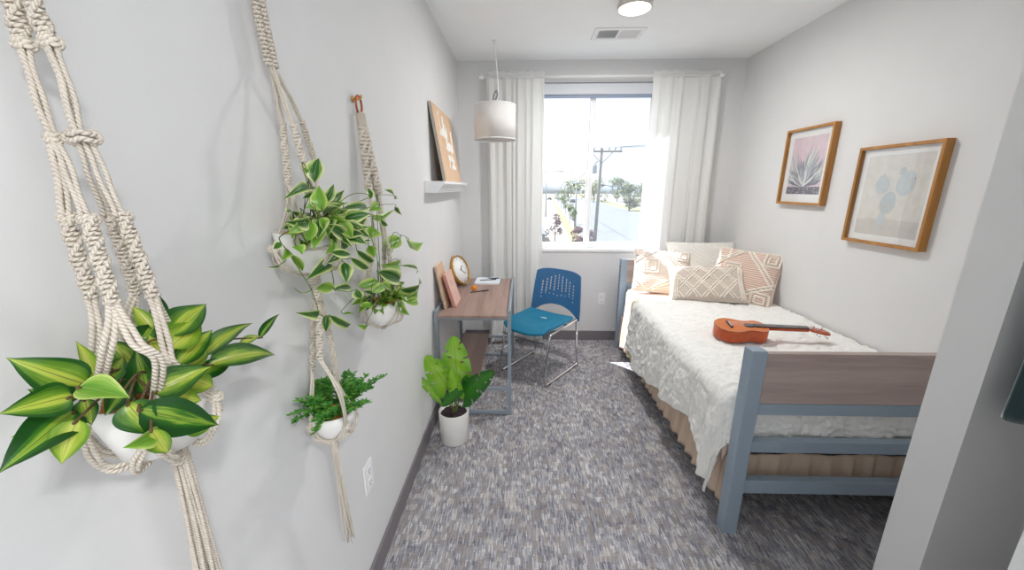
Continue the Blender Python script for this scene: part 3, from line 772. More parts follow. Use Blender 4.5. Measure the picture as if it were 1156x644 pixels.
# ------------------------------------------------------------------ bed frame
BX0, BX1, BF, BH = .934, 1.957, 1.444, 3.60
bd = thing('twin_bed', 'twin bed with blue-grey metal posts and greyed wood end panels', 'bed', ((BX0+BX1)/2, 2.52, 0))
pw = .062
for x in (BX0, BX1-pw):
    bar('post', x, BF, 0, x+pw, BF+pw, .908, M['steel'], bd, .003)
    p = bar('post', x, BH-pw, 0, x+pw, BH, .895, M['steel'], bd, .003)
    sx = x-.0006 if x == BX0 else x+pw+.0006
    for k in range(18):
        pass
    mm = MB()
    for k in range(16): mm.box(sx-.0008, BH-pw*.62, .30+.034*k, sx+.0008, BH-pw*.42, .322+.034*k)
    build('post_slots', mm, M['black'], p)
for y0 in (BF, BH-pw):
    yy = y0+.012
    fp = bar('end_panel', BX0+pw, yy, .666, BX1-pw, yy+.03, .893, M['bwood'], bd, .002)
    bar('end_rail', BX0+pw, yy-.004, .614, BX1-pw, yy+.034, .665, M['steel'], bd)
    bar('end_rail', BX0+pw, yy-.004, .429, BX1-pw, yy+.034, .483, M['steel'], bd)
    bar('end_rail', BX0+pw, yy-.004, .216, BX1-pw, yy+.034, .282, M['steel'], bd)
for x in (BX0+.045, BX1-.075): bar('side_rail', x, BF+pw, .27, x+.028, BH-pw, .35, M['steel'], bd)
m = MB()
for k in range(14):
    y = BF+pw+.08+k*.142; m.box(BX0+.07, y, .335, BX1-.07, y+.07, .35)
build('slats', m, M['lsteel'], bd)
mt = thing('mattress', 'white mattress with fitted sheet, bare under the pillows', 'mattress', ((BX0+BX1)/2, 2.5, .35))
m = MB(); m.box(.985, 1.60, .352, 1.952, 3.53, .632); build('mattress_body', m, M['sheet'], mt, bevel=.05)

# cloth draped over a box: a runs from the wall out over the left edge, b from head to foot
def draper(xe, ye, zt, R, flare, amp, fold, seed, crinkle):
    def prof(d):
        if d <= 0: return 0, 0
        q = R*PI/2
        if d < q: return R*math.sin(d/R), R*(1-math.cos(d/R))
        return R+flare*(d-q), R+(d-q)
    def P(x, y):
        da, db = max(0, xe-x), max(0, ye-y); n = math.hypot(da, db); o, dr = prof(n)
        ca, cb = (da/n, db/n) if n else (0, 0)
        px = (x if da == 0 else xe)-o*ca; py_ = (y if db == 0 else ye)-o*cb; pz = zt-dr
        k = min(1, n/.12)
        # soft quilting and folds
        w = amp*(noise.noise(V((x*2.6+seed, y*2.6, 0)))+.5*noise.noise(V((x*6+seed, y*6, 3))))
        c = crinkle*((1-abs(noise.noise(V((x*13+seed, y*26, 7.7)))*1.9))*.9+noise.noise(V((x*30, y*48+seed, 2)))*.7+noise.noise(V((x*70, y*80, 5)))*.35)
        al = y if da > db else x
        f = fold*min(1.6, max(0, n-.06)/.2)*(math.sin(al*17+seed+1.4*math.sin(al*5))+.6*math.sin(al*31+seed*2))
        nx, ny, nz = -ca*k, -cb*k, (1-k)+.15
        h = w+c
        return (px+nx*(h+f), py_+ny*(h*1.5+f*.6), pz+nz*h-(.006*k))
    return P
def drape(name, label, cat, mat, mats, xe, ye, zt, R, yhead, dleft, dfoot, nu, nv, flare=.05, amp=.008, fold=.01, seed=0, crinkle=0, solid=.006, child='cloth'):
    P = draper(xe, ye, zt, R, flare, amp, fold, seed, crinkle); xw = 1.948
    def f(u, v):
        y = yhead+( (ye-dfoot((u)))-yhead)*v
        L = dleft(y); x = xw+(xe-L-xw)*u
        return P(x, y)
    t = thing(name, label, cat, ((xw+xe)/2, (yhead+ye)/2, zt))
    m = MB(); m.grid(f, nu, nv); build(child, m, mat, t, solid=solid); return t, f
def interp(x, pts):
    if x <= pts[0][0]: return pts[0][1]
    for (a, p), (b, q) in zip(pts, pts[1:]):
        if x <= b: s_ = (x-a)/(b-a); s_ = s_*s_*(3-2*s_); return p+(q-p)*s_
    return pts[-1][1]
drape('pink_blanket', 'pale pink blanket under the white comforter, turned out at the head and foot', 'blanket', M['pink'], None, .975, 1.592, .645, .045, 3.27,
      lambda y: interp(y, [(1.4,.22),(1.7,.24),(2.6,.32),(2.95,.42),(3.27,.54)]), lambda u: .262+.012*math.sin(u*9)+.012*u, 90, 150, .03, .004, .007, 3, 0, .004)
drape('cream_sheet', 'pale cream flat sheet showing as a strip between pink blanket and comforter', 'sheet', M['yellow'], None, .972, 1.592, .652, .05, 3.06,
      lambda y: interp(y, [(1.4,.18),(2.6,.24),(2.8,.45),(3.06,.53)]), lambda u: .12, 60, 120, .05, .004, .006, 8, 0, .003)
t, _ = drape('comforter', 'thick white crinkled comforter covering most of the bed', 'bedding', M['duvet'], None, .978, 1.604, .668, .07, 2.99,
      lambda y: interp(y, [(1.3,.50),(1.56,.50),(1.64,.44),(1.85,.36),(2.2,.43),(2.75,.52),(2.99,.46)]), lambda u: .25+.016*math.sin(u*13+1)+.012*math.sin(u*29)+.02*u, 300, 340, .07, .012, .010, 5, .0078, .012)
m = MB()
def skirt(u, v):
    L1, L2 = 3.52-1.57, 1.955-.955; s_ = u*(L1+L2)
    w = .011*math.sin(s_*62+2*math.sin(s_*7))*(.25+.75*v)+.005*math.sin(s_*131)*v
    z = .345-.262*v+.004*math.sin(s_*20)
    if s_ < L1:
        return (.966-.016*v+w, 3.52-s_, z)
    return (.955+(s_-L1), 1.555-.008*v+w, .345-(.262-.10*min(1, (s_-L1)/.08))*v+.004*math.sin(s_*20))
m.grid(skirt, 700, 12)
sk = thing('bed_skirt', 'beige ruffled bed skirt hanging below the comforter', 'bed skirt', (1.45, 2.5, .08)); build('ruffle', m, M['skirt'], sk, solid=.0015)

# ------------------------------------------------------------------ pillows
def pillow(name, label, W, Hh, T, c, nrm, up, mat, lines=(), rw=.006, linemat=None, frilled=False, uvrot=0, plump=.45):
    c, n, u = V(c), V(nrm).normalized(), V(up); u = (u-n*u.dot(n)).normalized(); sd = u.cross(n)
    sd = -n.cross(u) if False else u.cross(n)
    low = min((c+sd*W/2*a+u*Hh/2*b).z for a in (-1,1) for b in (-1,1))
    t = thing(name, label, 'pillow', (c.x, c.y, low), group='pillows on the bed')
    def S(a, b, side):
        x = a*W/2*(1-.055*(1-b*b)); y = b*Hh/2*(1-.055*(1-a*a))
        h = T/2*max(0, (1-abs(a)**3.2))**plump*max(0, (1-abs(b)**3.2))**plump
        h += .006*noise.noise(V((a*2.3+W*9, b*2.3, c.x*5)))*(1-max(abs(a),abs(b))**6)
        return c+sd*x+u*y+n*(side*h)
    m = MB(); N = 40
    for side in (1, -1):
        m.grid(lambda p, q: tuple(S(2*p-1, 2*q-1, side)), N, N)
    k = build('cushion', m, mat, t)
    if frilled:
        m = MB(); e = [(-1+2*i/40,-1) for i in range(40)]+[(1,-1+2*i/40) for i in range(40)]+[(1-2*i/40,1) for i in range(40)]+[(-1,1-2*i/40) for i in range(40)]
        m.tube([S(a, b, 1) for a, b in e], .005, 8, closed=True); build('piped_edge', m, linemat or mat, t)
    if lines:
        m = MB()
        for ln in lines:
            P = []
            for (a0, b0), (a1, b1) in zip(ln, ln[1:]):
                for i in range(14):
                    s_ = i/14; P.append(S(a0+(a1-a0)*s_, b0+(b1-b0)*s_, 1)+n*.002)
            P.append(S(*ln[-1], 1)+n*.002)
            P = [p+n*(.0012*math.sin(i*2.4)) for i, p in enumerate(P)]
            m.tube(P, [rw*(1+.18*math.sin(i*2.4)) for i in range(len(P))], 7)
        build('tufted_trim', m, linemat or mat, t)
    return t
def sq(cx, cy, w, h=None, rot=0):
    h = h or w; P = [(-w,-h),(w,-h),(w,h),(-w,h),(-w,-h)]
    return [(cx+p*math.cos(rot)-q*math.sin(rot), cy+p*math.sin(rot)+q*math.cos(rot)) for p, q in P]
geo = [[(-.98,.30),(-.1,.98)],[(-.98,.42),(-.22,.98)],[(-.1,.98),(.95,-.28)],[(.04,.98),(.97,-.12)],[(-.55,-.98),(.97,-.12)],[(-.35,-.98),(.97,-.24)],
       sq(-.42,.10,.26,.30), sq(-.42,.10,.15,.19), sq(.72,.72,.22,.24), sq(.72,.72,.11,.13), sq(.66,-.74,.26,.22), sq(.66,-.74,.14,.11), sq(-.76,.78,.16,.16), [(-.98,-.5),(-.55,-.98)]]
pillow('bed_pillow', 'plain white pillow at the back, against the headboard behind the patterned ones', .62, .46, .15, (1.645, 3.44, .86), (-.02,-.86,.5), (0,0,1), M['sham'],
       [[(-.97+.2*i,-.97),(.97,.97-.2*i)] for i in range(0,9)]+[[(-.97,-.97+.2*i),(.97-.2*i,.97)] for i in range(1,9)]+[[(-.97,.97-.2*i),(.97-.2*i,-.97)] for i in range(0,9)]+[[(-.97+.2*i,.97),(.97,-.97+.2*i)] for i in range(1,9)], .0022, M['sham'], True)
pillow('bed_pillow', 'square beige geometric cushion leaning on the headboard at the window side', .48, .42, .14, (1.24, 3.345, .82), (-.12,-.80,.6), (.06,0,1), M['stripe2'], geo, .0075, M['cream'], True)
pillow('bed_pillow', 'square pink-striped cushion with tufted squares, propped against the right wall', .46, .45, .12, (1.765, 2.99, .855), (-.58,-.70,.42), (.08,0,1), M['stripe'], geo, .0085, M['cream'], True)
zz = []
for k in range(5):
    x = -1.1+.46*k
    for o in (0, .09):
        zz.append([(max(-.80,x+o), -.9 if x+o > -.8 else -.9+(-.8-x-o)*2.0), (min(.78,x+o+.9), .9 if x+o+.9 < .78 else .9-(x+o+.9-.78)*2.0)])
    for o in (0, .09):
        zz.append([(min(.78,-x+o), -.9 if -x+o < .78 else -.9+(-x+o-.78)*2.0), (max(-.8,-x+o-.9), .9 if -x+o-.9 > -.8 else .9-(-.8+x-o+.9)*2.0)])
zz = [l for l in zz if abs(l[0][1]) <= .95 and abs(l[1][1]) <= .95 and l[0][0]*1 > -1.0]
zz += [[(s_*(.83+.05*i),-.96),(s_*(.83+.05*i),.96)] for s_ in (-1,1) for i in range(3)]
pillow('bed_pillow', 'small oblong taupe cushion with a raised lattice, in front of the other pillows', .56, .31, .15, (1.475, 2.99, .80), (-.22,-.74,.64), (-.05,0,1), M['lumbar'], zz, .0062, M['cream'], True)

# ------------------------------------------------------------------ ukulele
uk = thing('ukulele', 'small orange-brown ukulele lying face up on the comforter', 'ukulele', (1.30, 2.12, .69))
u0, u1 = V((1.150, 2.168, .695)), V((1.760, 2.085, .70)); ax = (u1-u0); UL = ax.length; ax.normalize(); up = V((-.0,-.10,1)); up = (up-ax*up.dot(ax)).normalized(); sd = up.cross(ax)
def U(a, b, d): return u0+ax*a+sd*b+up*d
def hw(t):     # half width of the body along its .285 m length
    pts = [(0,.0),(.006,.035),(.02,.062),(.05,.088),(.085,.098),(.12,.090),(.155,.071),(.175,.066),(.20,.069),(.235,.077),(.26,.068),(.275,.048),(.283,.024),(.285,.0)]
    for (a, p), (b, q) in zip(pts, pts[1:]):
        if t <= b: s_ = (t-a)/(b-a); return p+(q-p)*(s_*s_*(3-2*s_)*.5+s_*.5)
    return 0
ts = [.285*(.5-.5*math.cos(PI*i/44)) for i in range(45)]
outl = [(t, hw(t)) for t in ts]+[(t, -hw(t)) for t in ts[-2:0:-1]]
T_ = .066
def side(mb, d0, d1, sc=1): 
    n = len(outl); vs = [U(a, b*sc, d0) for a, b in outl]+[U(a, b*sc, d1) for a, b in outl]; mb.add(vs, [(i,(i+1)%n,n+(i+1)%n,n+i) for i in range(n)])
    return mb
m = MB(); n = len(outl); m.prism(outl, U, 0, T_); build('body', m, M['ukside'], uk)
m = MB(); m.prism([(a*1.0, b*.995) for a, b in outl], U, T_, T_+.002); tp = build('soundboard', m, M['uktop'], uk)
m = MB(); m.tube([U(a, b, T_+.0005) for a, b in outl], .0014, 6, closed=True); build('binding', m, M['dark'], uk)
m = MB(); m.prism([(.188+.027*math.cos(2*PI*i/28), .027*math.sin(2*PI*i/28)) for i in range(28)], U, T_+.002, T_+.0026); build('sound_hole', m, M['black'], tp)
m = MB(); m.tube([U(.188+.029*math.cos(2*PI*i/28), .029*math.sin(2*PI*i/28), T_+.0024) for i in range(28)], .0012, 6, closed=True); build('rosette', m, M['dark'], tp)
m = MB(); m.prism([(.072,-.042),(.088,-.042),(.088,.042),(.072,.042)], U, T_+.002, T_+.010); br = build('bridge', m, M['dark'], uk, bevel=.002)
m = MB(); m.prism([(.079,-.030),(.082,-.030),(.082,.030),(.079,.030)], U, T_+.010, T_+.013); build('saddle', m, M['paper'], br)
m = MB(); m.prism([(.275,-.024),(.30,-.021),(.50,-.018),(.50,.018),(.30,.021),(.275,.024)], U, T_-.016, T_+.003); build('neck', m, M['ukside'], uk, bevel=.006)
m = MB(); m.prism([(.215,-.022),(.50,-.018),(.50,.018),(.215,.022)], U, T_+.003, T_+.0075); fb_ = build('fingerboard', m, M['dark'], uk)
m = MB(); x = .50
for k in range(12):
    x = .082+(x-.082)*.9439; m.tube([U(x,-.0185,T_+.008),U(x,.0185,T_+.008)], .0009, 5)
build('frets', m, M['chrome'], fb_)
m = MB(); m.prism([(.499,-.018),(.503,-.018),(.503,.018),(.499,.018)], U, T_+.003, T_+.010); build('nut', m, M['paper'], uk)
def HS(a, b, d): return U(.503+a*.985, b, T_-.006+d-a*.20)
m = MB(); m.prism([(0,-.017),(.02,-.027),(.085,-.031),(.107,-.02),(.112,0),(.107,.02),(.085,.031),(.02,.027),(0,.017)], HS, -.004, .009); hd = build('headstock', m, M['ukside'], uk, bevel=.002)
for a in (.035, .078):
    for sgn in (-1, 1):
        m = MB(); m.tube([HS(a, sgn*.018, .009), HS(a, sgn*.018, .021)], .0026, 8); m.tube([HS(a, sgn*.018, -.012), HS(a, sgn*.040, -.012)], .0022, 8); m.blob(tuple(HS(a, sgn*.046, -.012)), .006,.006,.006, 10); build('tuning_peg', m, M['chrome'], hd)
for k in range(4):
    b = -.0135+.009*k
    m = MB(); m.tube([U(.08, b*1.6, T_+.0135), U(.501, b, T_+.0112), HS(.035 if k in (1,2) else .078, (-1 if k < 2 else 1)*.018, .015)], .0006, 5); build('string', m, M['paper'], uk)
# ------------------------------------------------------------------ macrame and hanging plants
def bundle(mb, path, n=3, r=.0032, gap=.9, mi=0, k=8):
    """n cords side by side along a smooth path"""
    P = bez(path, k); N = len(P)
    for j in range(n):
        out = []
        for i, p in enumerate(P):
            t = (P[min(i+1, N-1)]-P[max(i-1, 0)]).normalized(); view = V((.8,-.6,0)) if True else None
            s_ = t.cross(view); s_.normalize(); d = t.cross(s_)
            q = 2*PI*j/n+.6
            if n <= 2: o = s_*((j-(n-1)/2)*2*r*gap)
            else: o = s_*(math.cos(q)*r*1.25*gap*(n/3)**.5)+d*(math.sin(q)*r*1.1*gap)
            wob = .0007*math.sin(i*.7+j*2)
            out.append(p+o*(1 if n > 1 else 0)+s_*wob)
        mb.tube(out, r, 7, mi)
def sinnet(mb, path, w=.018, pitch=.0062, turn=.42, r=.0031):
    """spiral macrame: short bars stepping round a core"""
    P = bez(path, 10); L = sum((b-a).length for a, b in zip(P, P[1:])); n = max(3, int(L/pitch))
    D_ = [0]
    for a, b in zip(P, P[1:]): D_.append(D_[-1]+(b-a).length)
    def at(s_):
        for i in range(len(P)-1):
            if s_ <= D_[i+1] or i == len(P)-2:
                t = (s_-D_[i])/max(1e-9, D_[i+1]-D_[i]); return P[i].lerp(P[i+1], t), (P[i+1]-P[i]).normalized()
    mb.tube(P, w*.26, 8)
    e1, e2 = [], []
    for k in range(n+1):
        p, t = at(L*k/n); a = t.orthogonal().normalized(); a = (V((1,0,0))-t*t.x).normalized(); b = t.cross(a)
        q = k*turn; d = a*math.cos(q)+b*math.sin(q); c = t.cross(d)
        pts = [p-d*w*.46+c*w*.05, p-d*w*.25+c*w*.30, p+c*w*.36+t*.0008, p+d*w*.25+c*w*.30, p+d*w*.46+c*w*.05]
        mb.tube(bez(pts, 3), r, 6)
        pts = [p-d*w*.46-c*w*.05, p-d*w*.25-c*w*.30, p-c*w*.36-t*.0008, p+d*w*.25-c*w*.30, p+d*w*.46-c*w*.05]
        mb.tube(bez(pts, 3), r, 6)
        e1.append(p+d*w*.48); e2.append(p-d*w*.48)
    mb.tube(e1, r*.95, 6); mb.tube(e2, r*.95, 6)
def sqknot(mb, c, ax, w=.018, h=.016, r=.0034):
    c, t = V(c), V(ax).normalized(); a = (V((.6,-.8,0))-t*t.dot(V((.6,-.8,0)))).normalized(); a = t.cross(a); b = t.cross(a)
    for k, s_ in enumerate((-1, 1)):
        o = t*(h*.24*s_)
        for sg in (-1, 1):
            pts = [c+o-a*w*.55-t*h*.12*sg, c+o-a*w*.28+b*(w*.34*sg), c+o+b*(w*.42*sg)+t*h*.16*sg, c+o+a*w*.28+b*(w*.34*sg), c+o+a*w*.55+t*h*.12*sg]
            mb.tube(bez(pts, 4), r*1.15, 7)
    for sg in (-1, 1): mb.tube(bez([c-t*h*.55+a*w*.3*sg, c-t*h*.2+a*w*.6*sg, c+t*h*.2+a*w*.6*sg, c+t*h*.55+a*w*.3*sg], 4), r, 7)
def wrap(mb, p0, p1, rad, r=.0028):
    a, b = V(p0), V(p1); t = (b-a).normalized(); n1 = t.orthogonal().normalized(); n2 = t.cross(n1); L = (b-a).length; n = int(L/(r*1.9))
    mb.tube([a, b], rad*.9, 10)
    mb.tube([a+t*(L*i/(n*10))+n1*(rad*math.cos(2*PI*i/10))+n2*(rad*math.sin(2*PI*i/10)) for i in range(n*10+1)], r, 6)
def tassel(mb, top, bot, rad, n, r, seed=1, spread=1.6):
    rnd = random.Random(seed); top, bot = V(top), V(bot); ax = bot-top; L = ax.length; t = ax.normalized(); n1 = V((0,1,0)); n2 = t.cross(n1).normalized(); n1 = n2.cross(t)
    for k in range(n):
        q = 2*PI*k*.618; rr = rad*math.sqrt((k+.5)/n); l = L*rnd.uniform(.9, 1.03); ph = rnd.uniform(0, 6)
        P = []
        for i in range(15):
            s_ = i/14; sp = 1+(spread-1)*s_
            P.append(top+t*(l*s_)+n1*(math.cos(q)*rr*sp+.004*s_*math.sin(5*s_+ph))+n2*(math.sin(q)*rr*sp+.003*s_*math.sin(4*s_+ph*2)))
        mb.tube(P, [r]*13+[r*.9, r*.5], 6)
def leaf(mb, base, tip, w, nrm=(.6,-.75,.25), curl=.10, fold=.16, mi=0, droop=.12, twist=0, n=10, shape=.85):
    base, tip = V(base), V(tip); ax = tip-base; L = ax.length; ax.normalize(); nn = V(nrm); nn = nn-ax*nn.dot(ax)
    if nn.length < 1e-4: nn = ax.orthogonal()
    nn.normalize(); sd = ax.cross(nn)
    def f(u, v):
        s_ = 2*u-1; t = v
        h = w/2*(math.sin(PI*min(1, t**shape))**.85)*(1-.38*t) if 0 < t < 1 else 0
        if t > .8: h *= (1-(t-.8)/.2)**.35 if t < 1 else 0
        tw = twist*t; sv = sd*math.cos(tw)+nn*math.sin(tw); nv_ = nn*math.cos(tw)-sd*math.sin(tw)
        p = base+ax*(L*t)+nn*(L*(curl*math.sin(PI*t)))+sv*(s_*h)+nv_*(abs(s_)**1.3*h*fold*2-.0)+nv_*(.05*h*math.sin(t*9+s_*2))
        p.z -= droop*L*t*t*0
        return (p.x, p.y, p.z)
    mb.grid(f, 6, n, mi)
def jit(rnd, s_): return V((rnd.uniform(-s_, s_), rnd.uniform(-s_, s_), rnd.uniform(-s_, s_)))
def hook(t, P):
    m = MB(); y, z = P[1], P[2]
    m.lathe([(0,XL+.0005),(.011,XL+.0005),(.011,XL+.004),(.004,XL+.006),(.004,XL+.03),(0,XL+.031)], (0,y,z), 12, M=Matrix(((0,0,1),(1,0,0),(0,1,0)))); m.tube([(XL+.03,y,z),(XL+.034,y,z+.012)], .0035, 8); build('wall_hook', m, M['brass'], t)
def bowl(name_parent, c, R, h, mat, rb=.62):
    m = MB(); x, y, z = c
    m.lathe([(0,0),(R*rb*.8,0),(R*rb,.004),(R*.82,h*.35),(R*.95,h*.7),(R,h),(R*.955,h),(R*.9,h*.7),(R*.8,h*.5),(0,h*.5)], c, 44); return build('pot', m, mat, name_parent)

# --- the nearest hanger: heavy spiral sinnets, large yellow-striped plant
PC = (-0.512,0.459,1.237); PR = .064
h1 = thing('macrame_hanger', 'large cream macrame plant hanger nearest the camera, with thick spiral cords', 'plant hanger', (XL, PC[1], PC[2]-.3), 0, 'macrame plant hangers')
RING = (XL+.035, .47, 1.99)
m = MB(); m.tube([(XL+.02+.004*math.cos(q), RING[1]+.026*math.sin(q), RING[2]+.022+.026*math.cos(q)) for q in [2*PI*k/28 for k in range(28)]], .0045, 8, closed=True); build('hanging_ring', m, M['copper'], h1)
hook(h1, (0, RING[1], RING[2]+.038))
m = MB(); top = (XL+.022, RING[1], RING[2]-.01); wrap(m, (XL+.022, RING[1], RING[2]+.002), (XL+.024, RING[1], RING[2]-.05), .013); build('wrapped_collar', m, M['rope'], h1)
A0, B0 = (-0.555,0.462,1.761), (-0.535,0.463,1.761); A1, B1 = (-0.55,0.458,1.709), (-0.524,0.461,1.712)
TP = (XL+.024, RING[1], RING[2]-.045)
m = MB(); sinnet(m, [TP, (XL+.032,.452,1.85), A0, A1], .0150, .0060, .66, .0027); build('spiral_sinnet', m, M['rope'], h1)
m = MB(); sinnet(m, [TP, (XL+.042,.466,1.85), B0, B1], .0150, .0060, .66, .0027); build('spiral_sinnet', m, M['rope'], h1)
m = MB()
bundle(m, [A1, (-0.544,0.452,1.662), (-0.538,0.45,1.611), (-0.53,0.44,1.567), (-0.528,0.433,1.518)], 4, .0027)
bundle(m, [(-0.535,0.448,1.611), (-0.52,0.442,1.567), (-0.5,0.428,1.515)], 2, .0027)
bundle(m, [B1, (-0.515,0.458,1.664), (-0.512,0.455,1.612)], 4, .0026, 1.1)
bundle(m, [(-0.512,0.455,1.612), (-0.516,0.463,1.563), (-0.522,0.473,1.515)], 2, .0027, 1.2); bundle(m, [(-0.512,0.462,1.611), (-0.5,0.459,1.563), (-0.488,0.456,1.516)], 2, .0027, 1.2)
build('straight_cords', m, M['rope'], h1)
for c_, w_, hh_ in (((-0.548,0.457,1.703),.0135,.011),((-0.522,0.461,1.706),.0135,.011),((-0.512,0.459,1.607),.023,.015),((-0.535,0.448,1.605),.010,.010),((-0.53,0.437,1.516),.013,.010),((-0.498,0.43,1.515),.013,.010),((-0.525,0.48,1.515),.012,.010),((-0.492,0.463,1.516),.013,.010)):
    m = MB(); sqknot(m, c_, (.05,.05,-1), w_, hh_, .0028); build('square_knot', m, M['rope'], h1)
S = [([(-0.53,0.435,1.515), (-0.528,0.434,1.466), (-0.524,0.432,1.422)]), ([(-0.495,0.427,1.513), (-0.478,0.413,1.47), (-0.462,0.4,1.425)]), ([(-0.525,0.479,1.512), (-0.535,0.493,1.46), (-0.545,0.504,1.408)]), ([(-0.488,0.46,1.513), (-0.472,0.451,1.463), (-0.458,0.443,1.42)])]
for pth in S:
    m = MB(); sinnet(m, pth, .0138, .0056, .66, .0025); build('spiral_sinnet', m, M['rope'], h1)
# cradle: cords down to four knots round the pot, then under it to the gather
G = (PC[0]+.004, PC[1]+.012, PC[2]-.054)
def rim(q, z, k=1.06): return (PC[0]+PR*k*math.cos(q), PC[1]+PR*k*math.sin(q), PC[2]+z)
K = [rim(-2.35, .012), rim(-.95, .0), rim(.55, .012), rim(1.75, .012)]
m = MB()
bundle(m, [S[0][-1], (-0.52,0.419,1.364), K[0]], 2); bundle(m, [S[1][-1], (-0.455,0.376,1.378), tuple(V(K[0])+V((.012,-.004,0)))], 2)
bundle(m, [S[1][-1], (-0.43,0.384,1.385), (-0.425,0.398,1.346), K[1]], 2); bundle(m, [S[3][-1], (-0.44,0.427,1.361), (-0.435,0.428,1.327), K[2]], 2)
bundle(m, [S[2][-1], (-0.55,0.48,1.344), K[3]], 2); bundle(m, [S[3][-1], (-0.47,0.468,1.356), K[2]], 2); bundle(m, [S[2][-1], (-0.55,0.493,1.359), (-0.55,0.47,1.315), K[3]], 2)
for i in range(4):
    q0 = math.atan2(K[i][1]-PC[1], K[i][0]-PC[0])
    for dq in (-.55, .55):
        bundle(m, [K[i], rim(q0+dq*.35, -.02, 1.03), rim(q0+dq*.7, -.045, .80), tuple(V(G)+V((.012*math.cos(q0+dq), .012*math.sin(q0+dq), .012))), G], 2)
build('cradle_cords', m, M['rope'], h1)
for k in K:
    m = MB(); sqknot(m, k, (0,0,-1), .013, .012, .0028); build('cradle_knot', m, M['rope'], h1)
m = MB(); wrap(m, tuple(V(G)+V((0,0,.008))), tuple(V(G)+V((0,.002,-.026))), .0105, .0028); build('gathering_wrap', m, M['rope'], h1)
m = MB(); tassel(m, tuple(V(G)+V((0,.002,-.02))), tuple(V(G)+V((-.012,.012,-.36))), .010, 20, .0026, 4, 1.7); build('tassel', m, M['rope'], h1)

p1 = thing('hanging_plant', 'large-leaved yellow-striped green plant in a white pot, nearest the camera', 'plant', (PC[0], PC[1], PC[2]-.042), 0, 'plants in macrame hangers')
bowl(p1, (PC[0], PC[1], PC[2]-.042), PR, .088, M['pot'], .70)
bumpy(PC, PR*.9, PC[2]+.028, .010, M['moss'], 'soil', p1, 3)
LV1 = [
 ((-0.485,0.371,1.338),(-0.515,0.337,1.386),38,0,(0.55,-0.7,0.45)),
 ((-0.465,0.342,1.341),(-0.48,0.296,1.349),34,0,(0.5,-0.75,0.45)),
 ((-0.475,0.348,1.32),(-0.475,0.279,1.298),40,1,(0.55,-0.75,0.3)),
 ((-0.5,0.363,1.307),(-0.5,0.311,1.313),30,2,(0.6,-0.7,0.3)),
 ((-0.455,0.333,1.32),(-0.465,0.316,1.279),30,2,(0.5,-0.8,0.2)),
 ((-0.5,0.39,1.33),(-0.53,0.408,1.375),18,2,(0.9,-0.1,0.4)),
 ((-0.445,0.334,1.356),(-0.405,0.343,1.339),30,3,(0.35,-0.5,0.85)),
 ((-0.5,0.437,1.332),(-0.52,0.435,1.364),26,0,(0.6,-0.7,0.35)),
 ((-0.47,0.419,1.3),(-0.475,0.423,1.36),30,1,(0.6,-0.75,0.1)),
 ((-0.44,0.398,1.313),(-0.405,0.446,1.324),34,0,(0.5,-0.75,0.45)),
 ((-0.415,0.356,1.318),(-0.385,0.416,1.257),42,1,(0.5,-0.75,0.45)),
 ((-0.43,0.36,1.323),(-0.41,0.362,1.281),34,0,(0.6,-0.75,0.2)),
 ((-0.46,0.452,1.363),(-0.46,0.52,1.386),34,0,(0.5,-0.75,0.4)),
 ((-0.455,0.444,1.349),(-0.45,0.495,1.367),30,2,(0.5,-0.75,0.4)),
 ((-0.47,0.501,1.309),(-0.49,0.644,1.311),22,0,(0.4,-0.7,0.6)),
 ((-0.455,0.495,1.301),(-0.47,0.66,1.24),30,0,(0.4,-0.7,0.6)),
 ((-0.48,0.593,1.289),(-0.485,0.647,1.285),10,2,(0.4,-0.7,0.6)),
 ((-0.48,0.64,1.283),(-0.49,0.721,1.303),10,1,(0.3,-0.7,0.6)),
 ((-0.455,0.459,1.332),(-0.455,0.499,1.34),18,0,(0.5,-0.75,0.4)),
 ((-0.485,0.459,1.326),(-0.49,0.456,1.363),26,2,(0.7,-0.7,0.2)),
 ((-0.51,0.49,1.363),(-0.53,0.522,1.399),16,1,(0.8,-0.55,0.2)),
 ((-0.44,0.45,1.301),(-0.43,0.469,1.281),22,2,(0.5,-0.75,0.4)),
 ((-0.405,0.36,1.285),(-0.405,0.323,1.294),20,3,(0.6,-0.75,0.2)),
 ((-0.4,0.35,1.298),(-0.41,0.37,1.251),22,2,(0.6,-0.75,0.1)),
 ((-0.42,0.402,1.262),(-0.4,0.437,1.256),24,2,(0.5,-0.8,0.2)),
 ((-0.5,0.455,1.356),(-0.5,0.478,1.37),22,1,(0.6,-0.75,0.1)),
 ((-0.46,0.466,1.313),(-0.46,0.507,1.321),20,2,(0.5,-0.75,0.4)),
 ((-0.47,0.439,1.319),(-0.47,0.469,1.335),24,1,(0.5,-0.75,0.4)),
 ((-0.48,0.384,1.329),(-0.5,0.429,1.345),20,0,(0.6,-0.75,0.1)),
 ((-0.46,0.476,1.293),(-0.46,0.545,1.283),20,1,(0.5,-0.75,0.4)),
 ((-0.45,0.445,1.326),(-0.45,0.51,1.35),24,0,(0.5,-0.75,0.3)),
 ((-0.49,0.484,1.36),(-0.5,0.535,1.377),22,1,(0.6,-0.7,0.2)),
 ((-0.44,0.414,1.298),(-0.42,0.437,1.279),26,2,(0.5,-0.75,0.4)),
 ((-0.45,0.377,1.329),(-0.45,0.352,1.311),22,1,(0.6,-0.75,0.2)),
 ((-0.49,0.361,1.325),(-0.5,0.334,1.353),26,1,(0.6,-0.7,0.3)),
 ((-0.47,0.355,1.33),(-0.47,0.354,1.298),20,0,(0.6,-0.75,0.1)),
 ((-0.455,0.418,1.317),(-0.44,0.444,1.293),26,1,(0.5,-0.8,0.3)),
 ((-0.5,0.47,1.365),(-0.52,0.473,1.397),16,2,(0.8,-0.5,0.2))]
m = MB(); ms = MB()
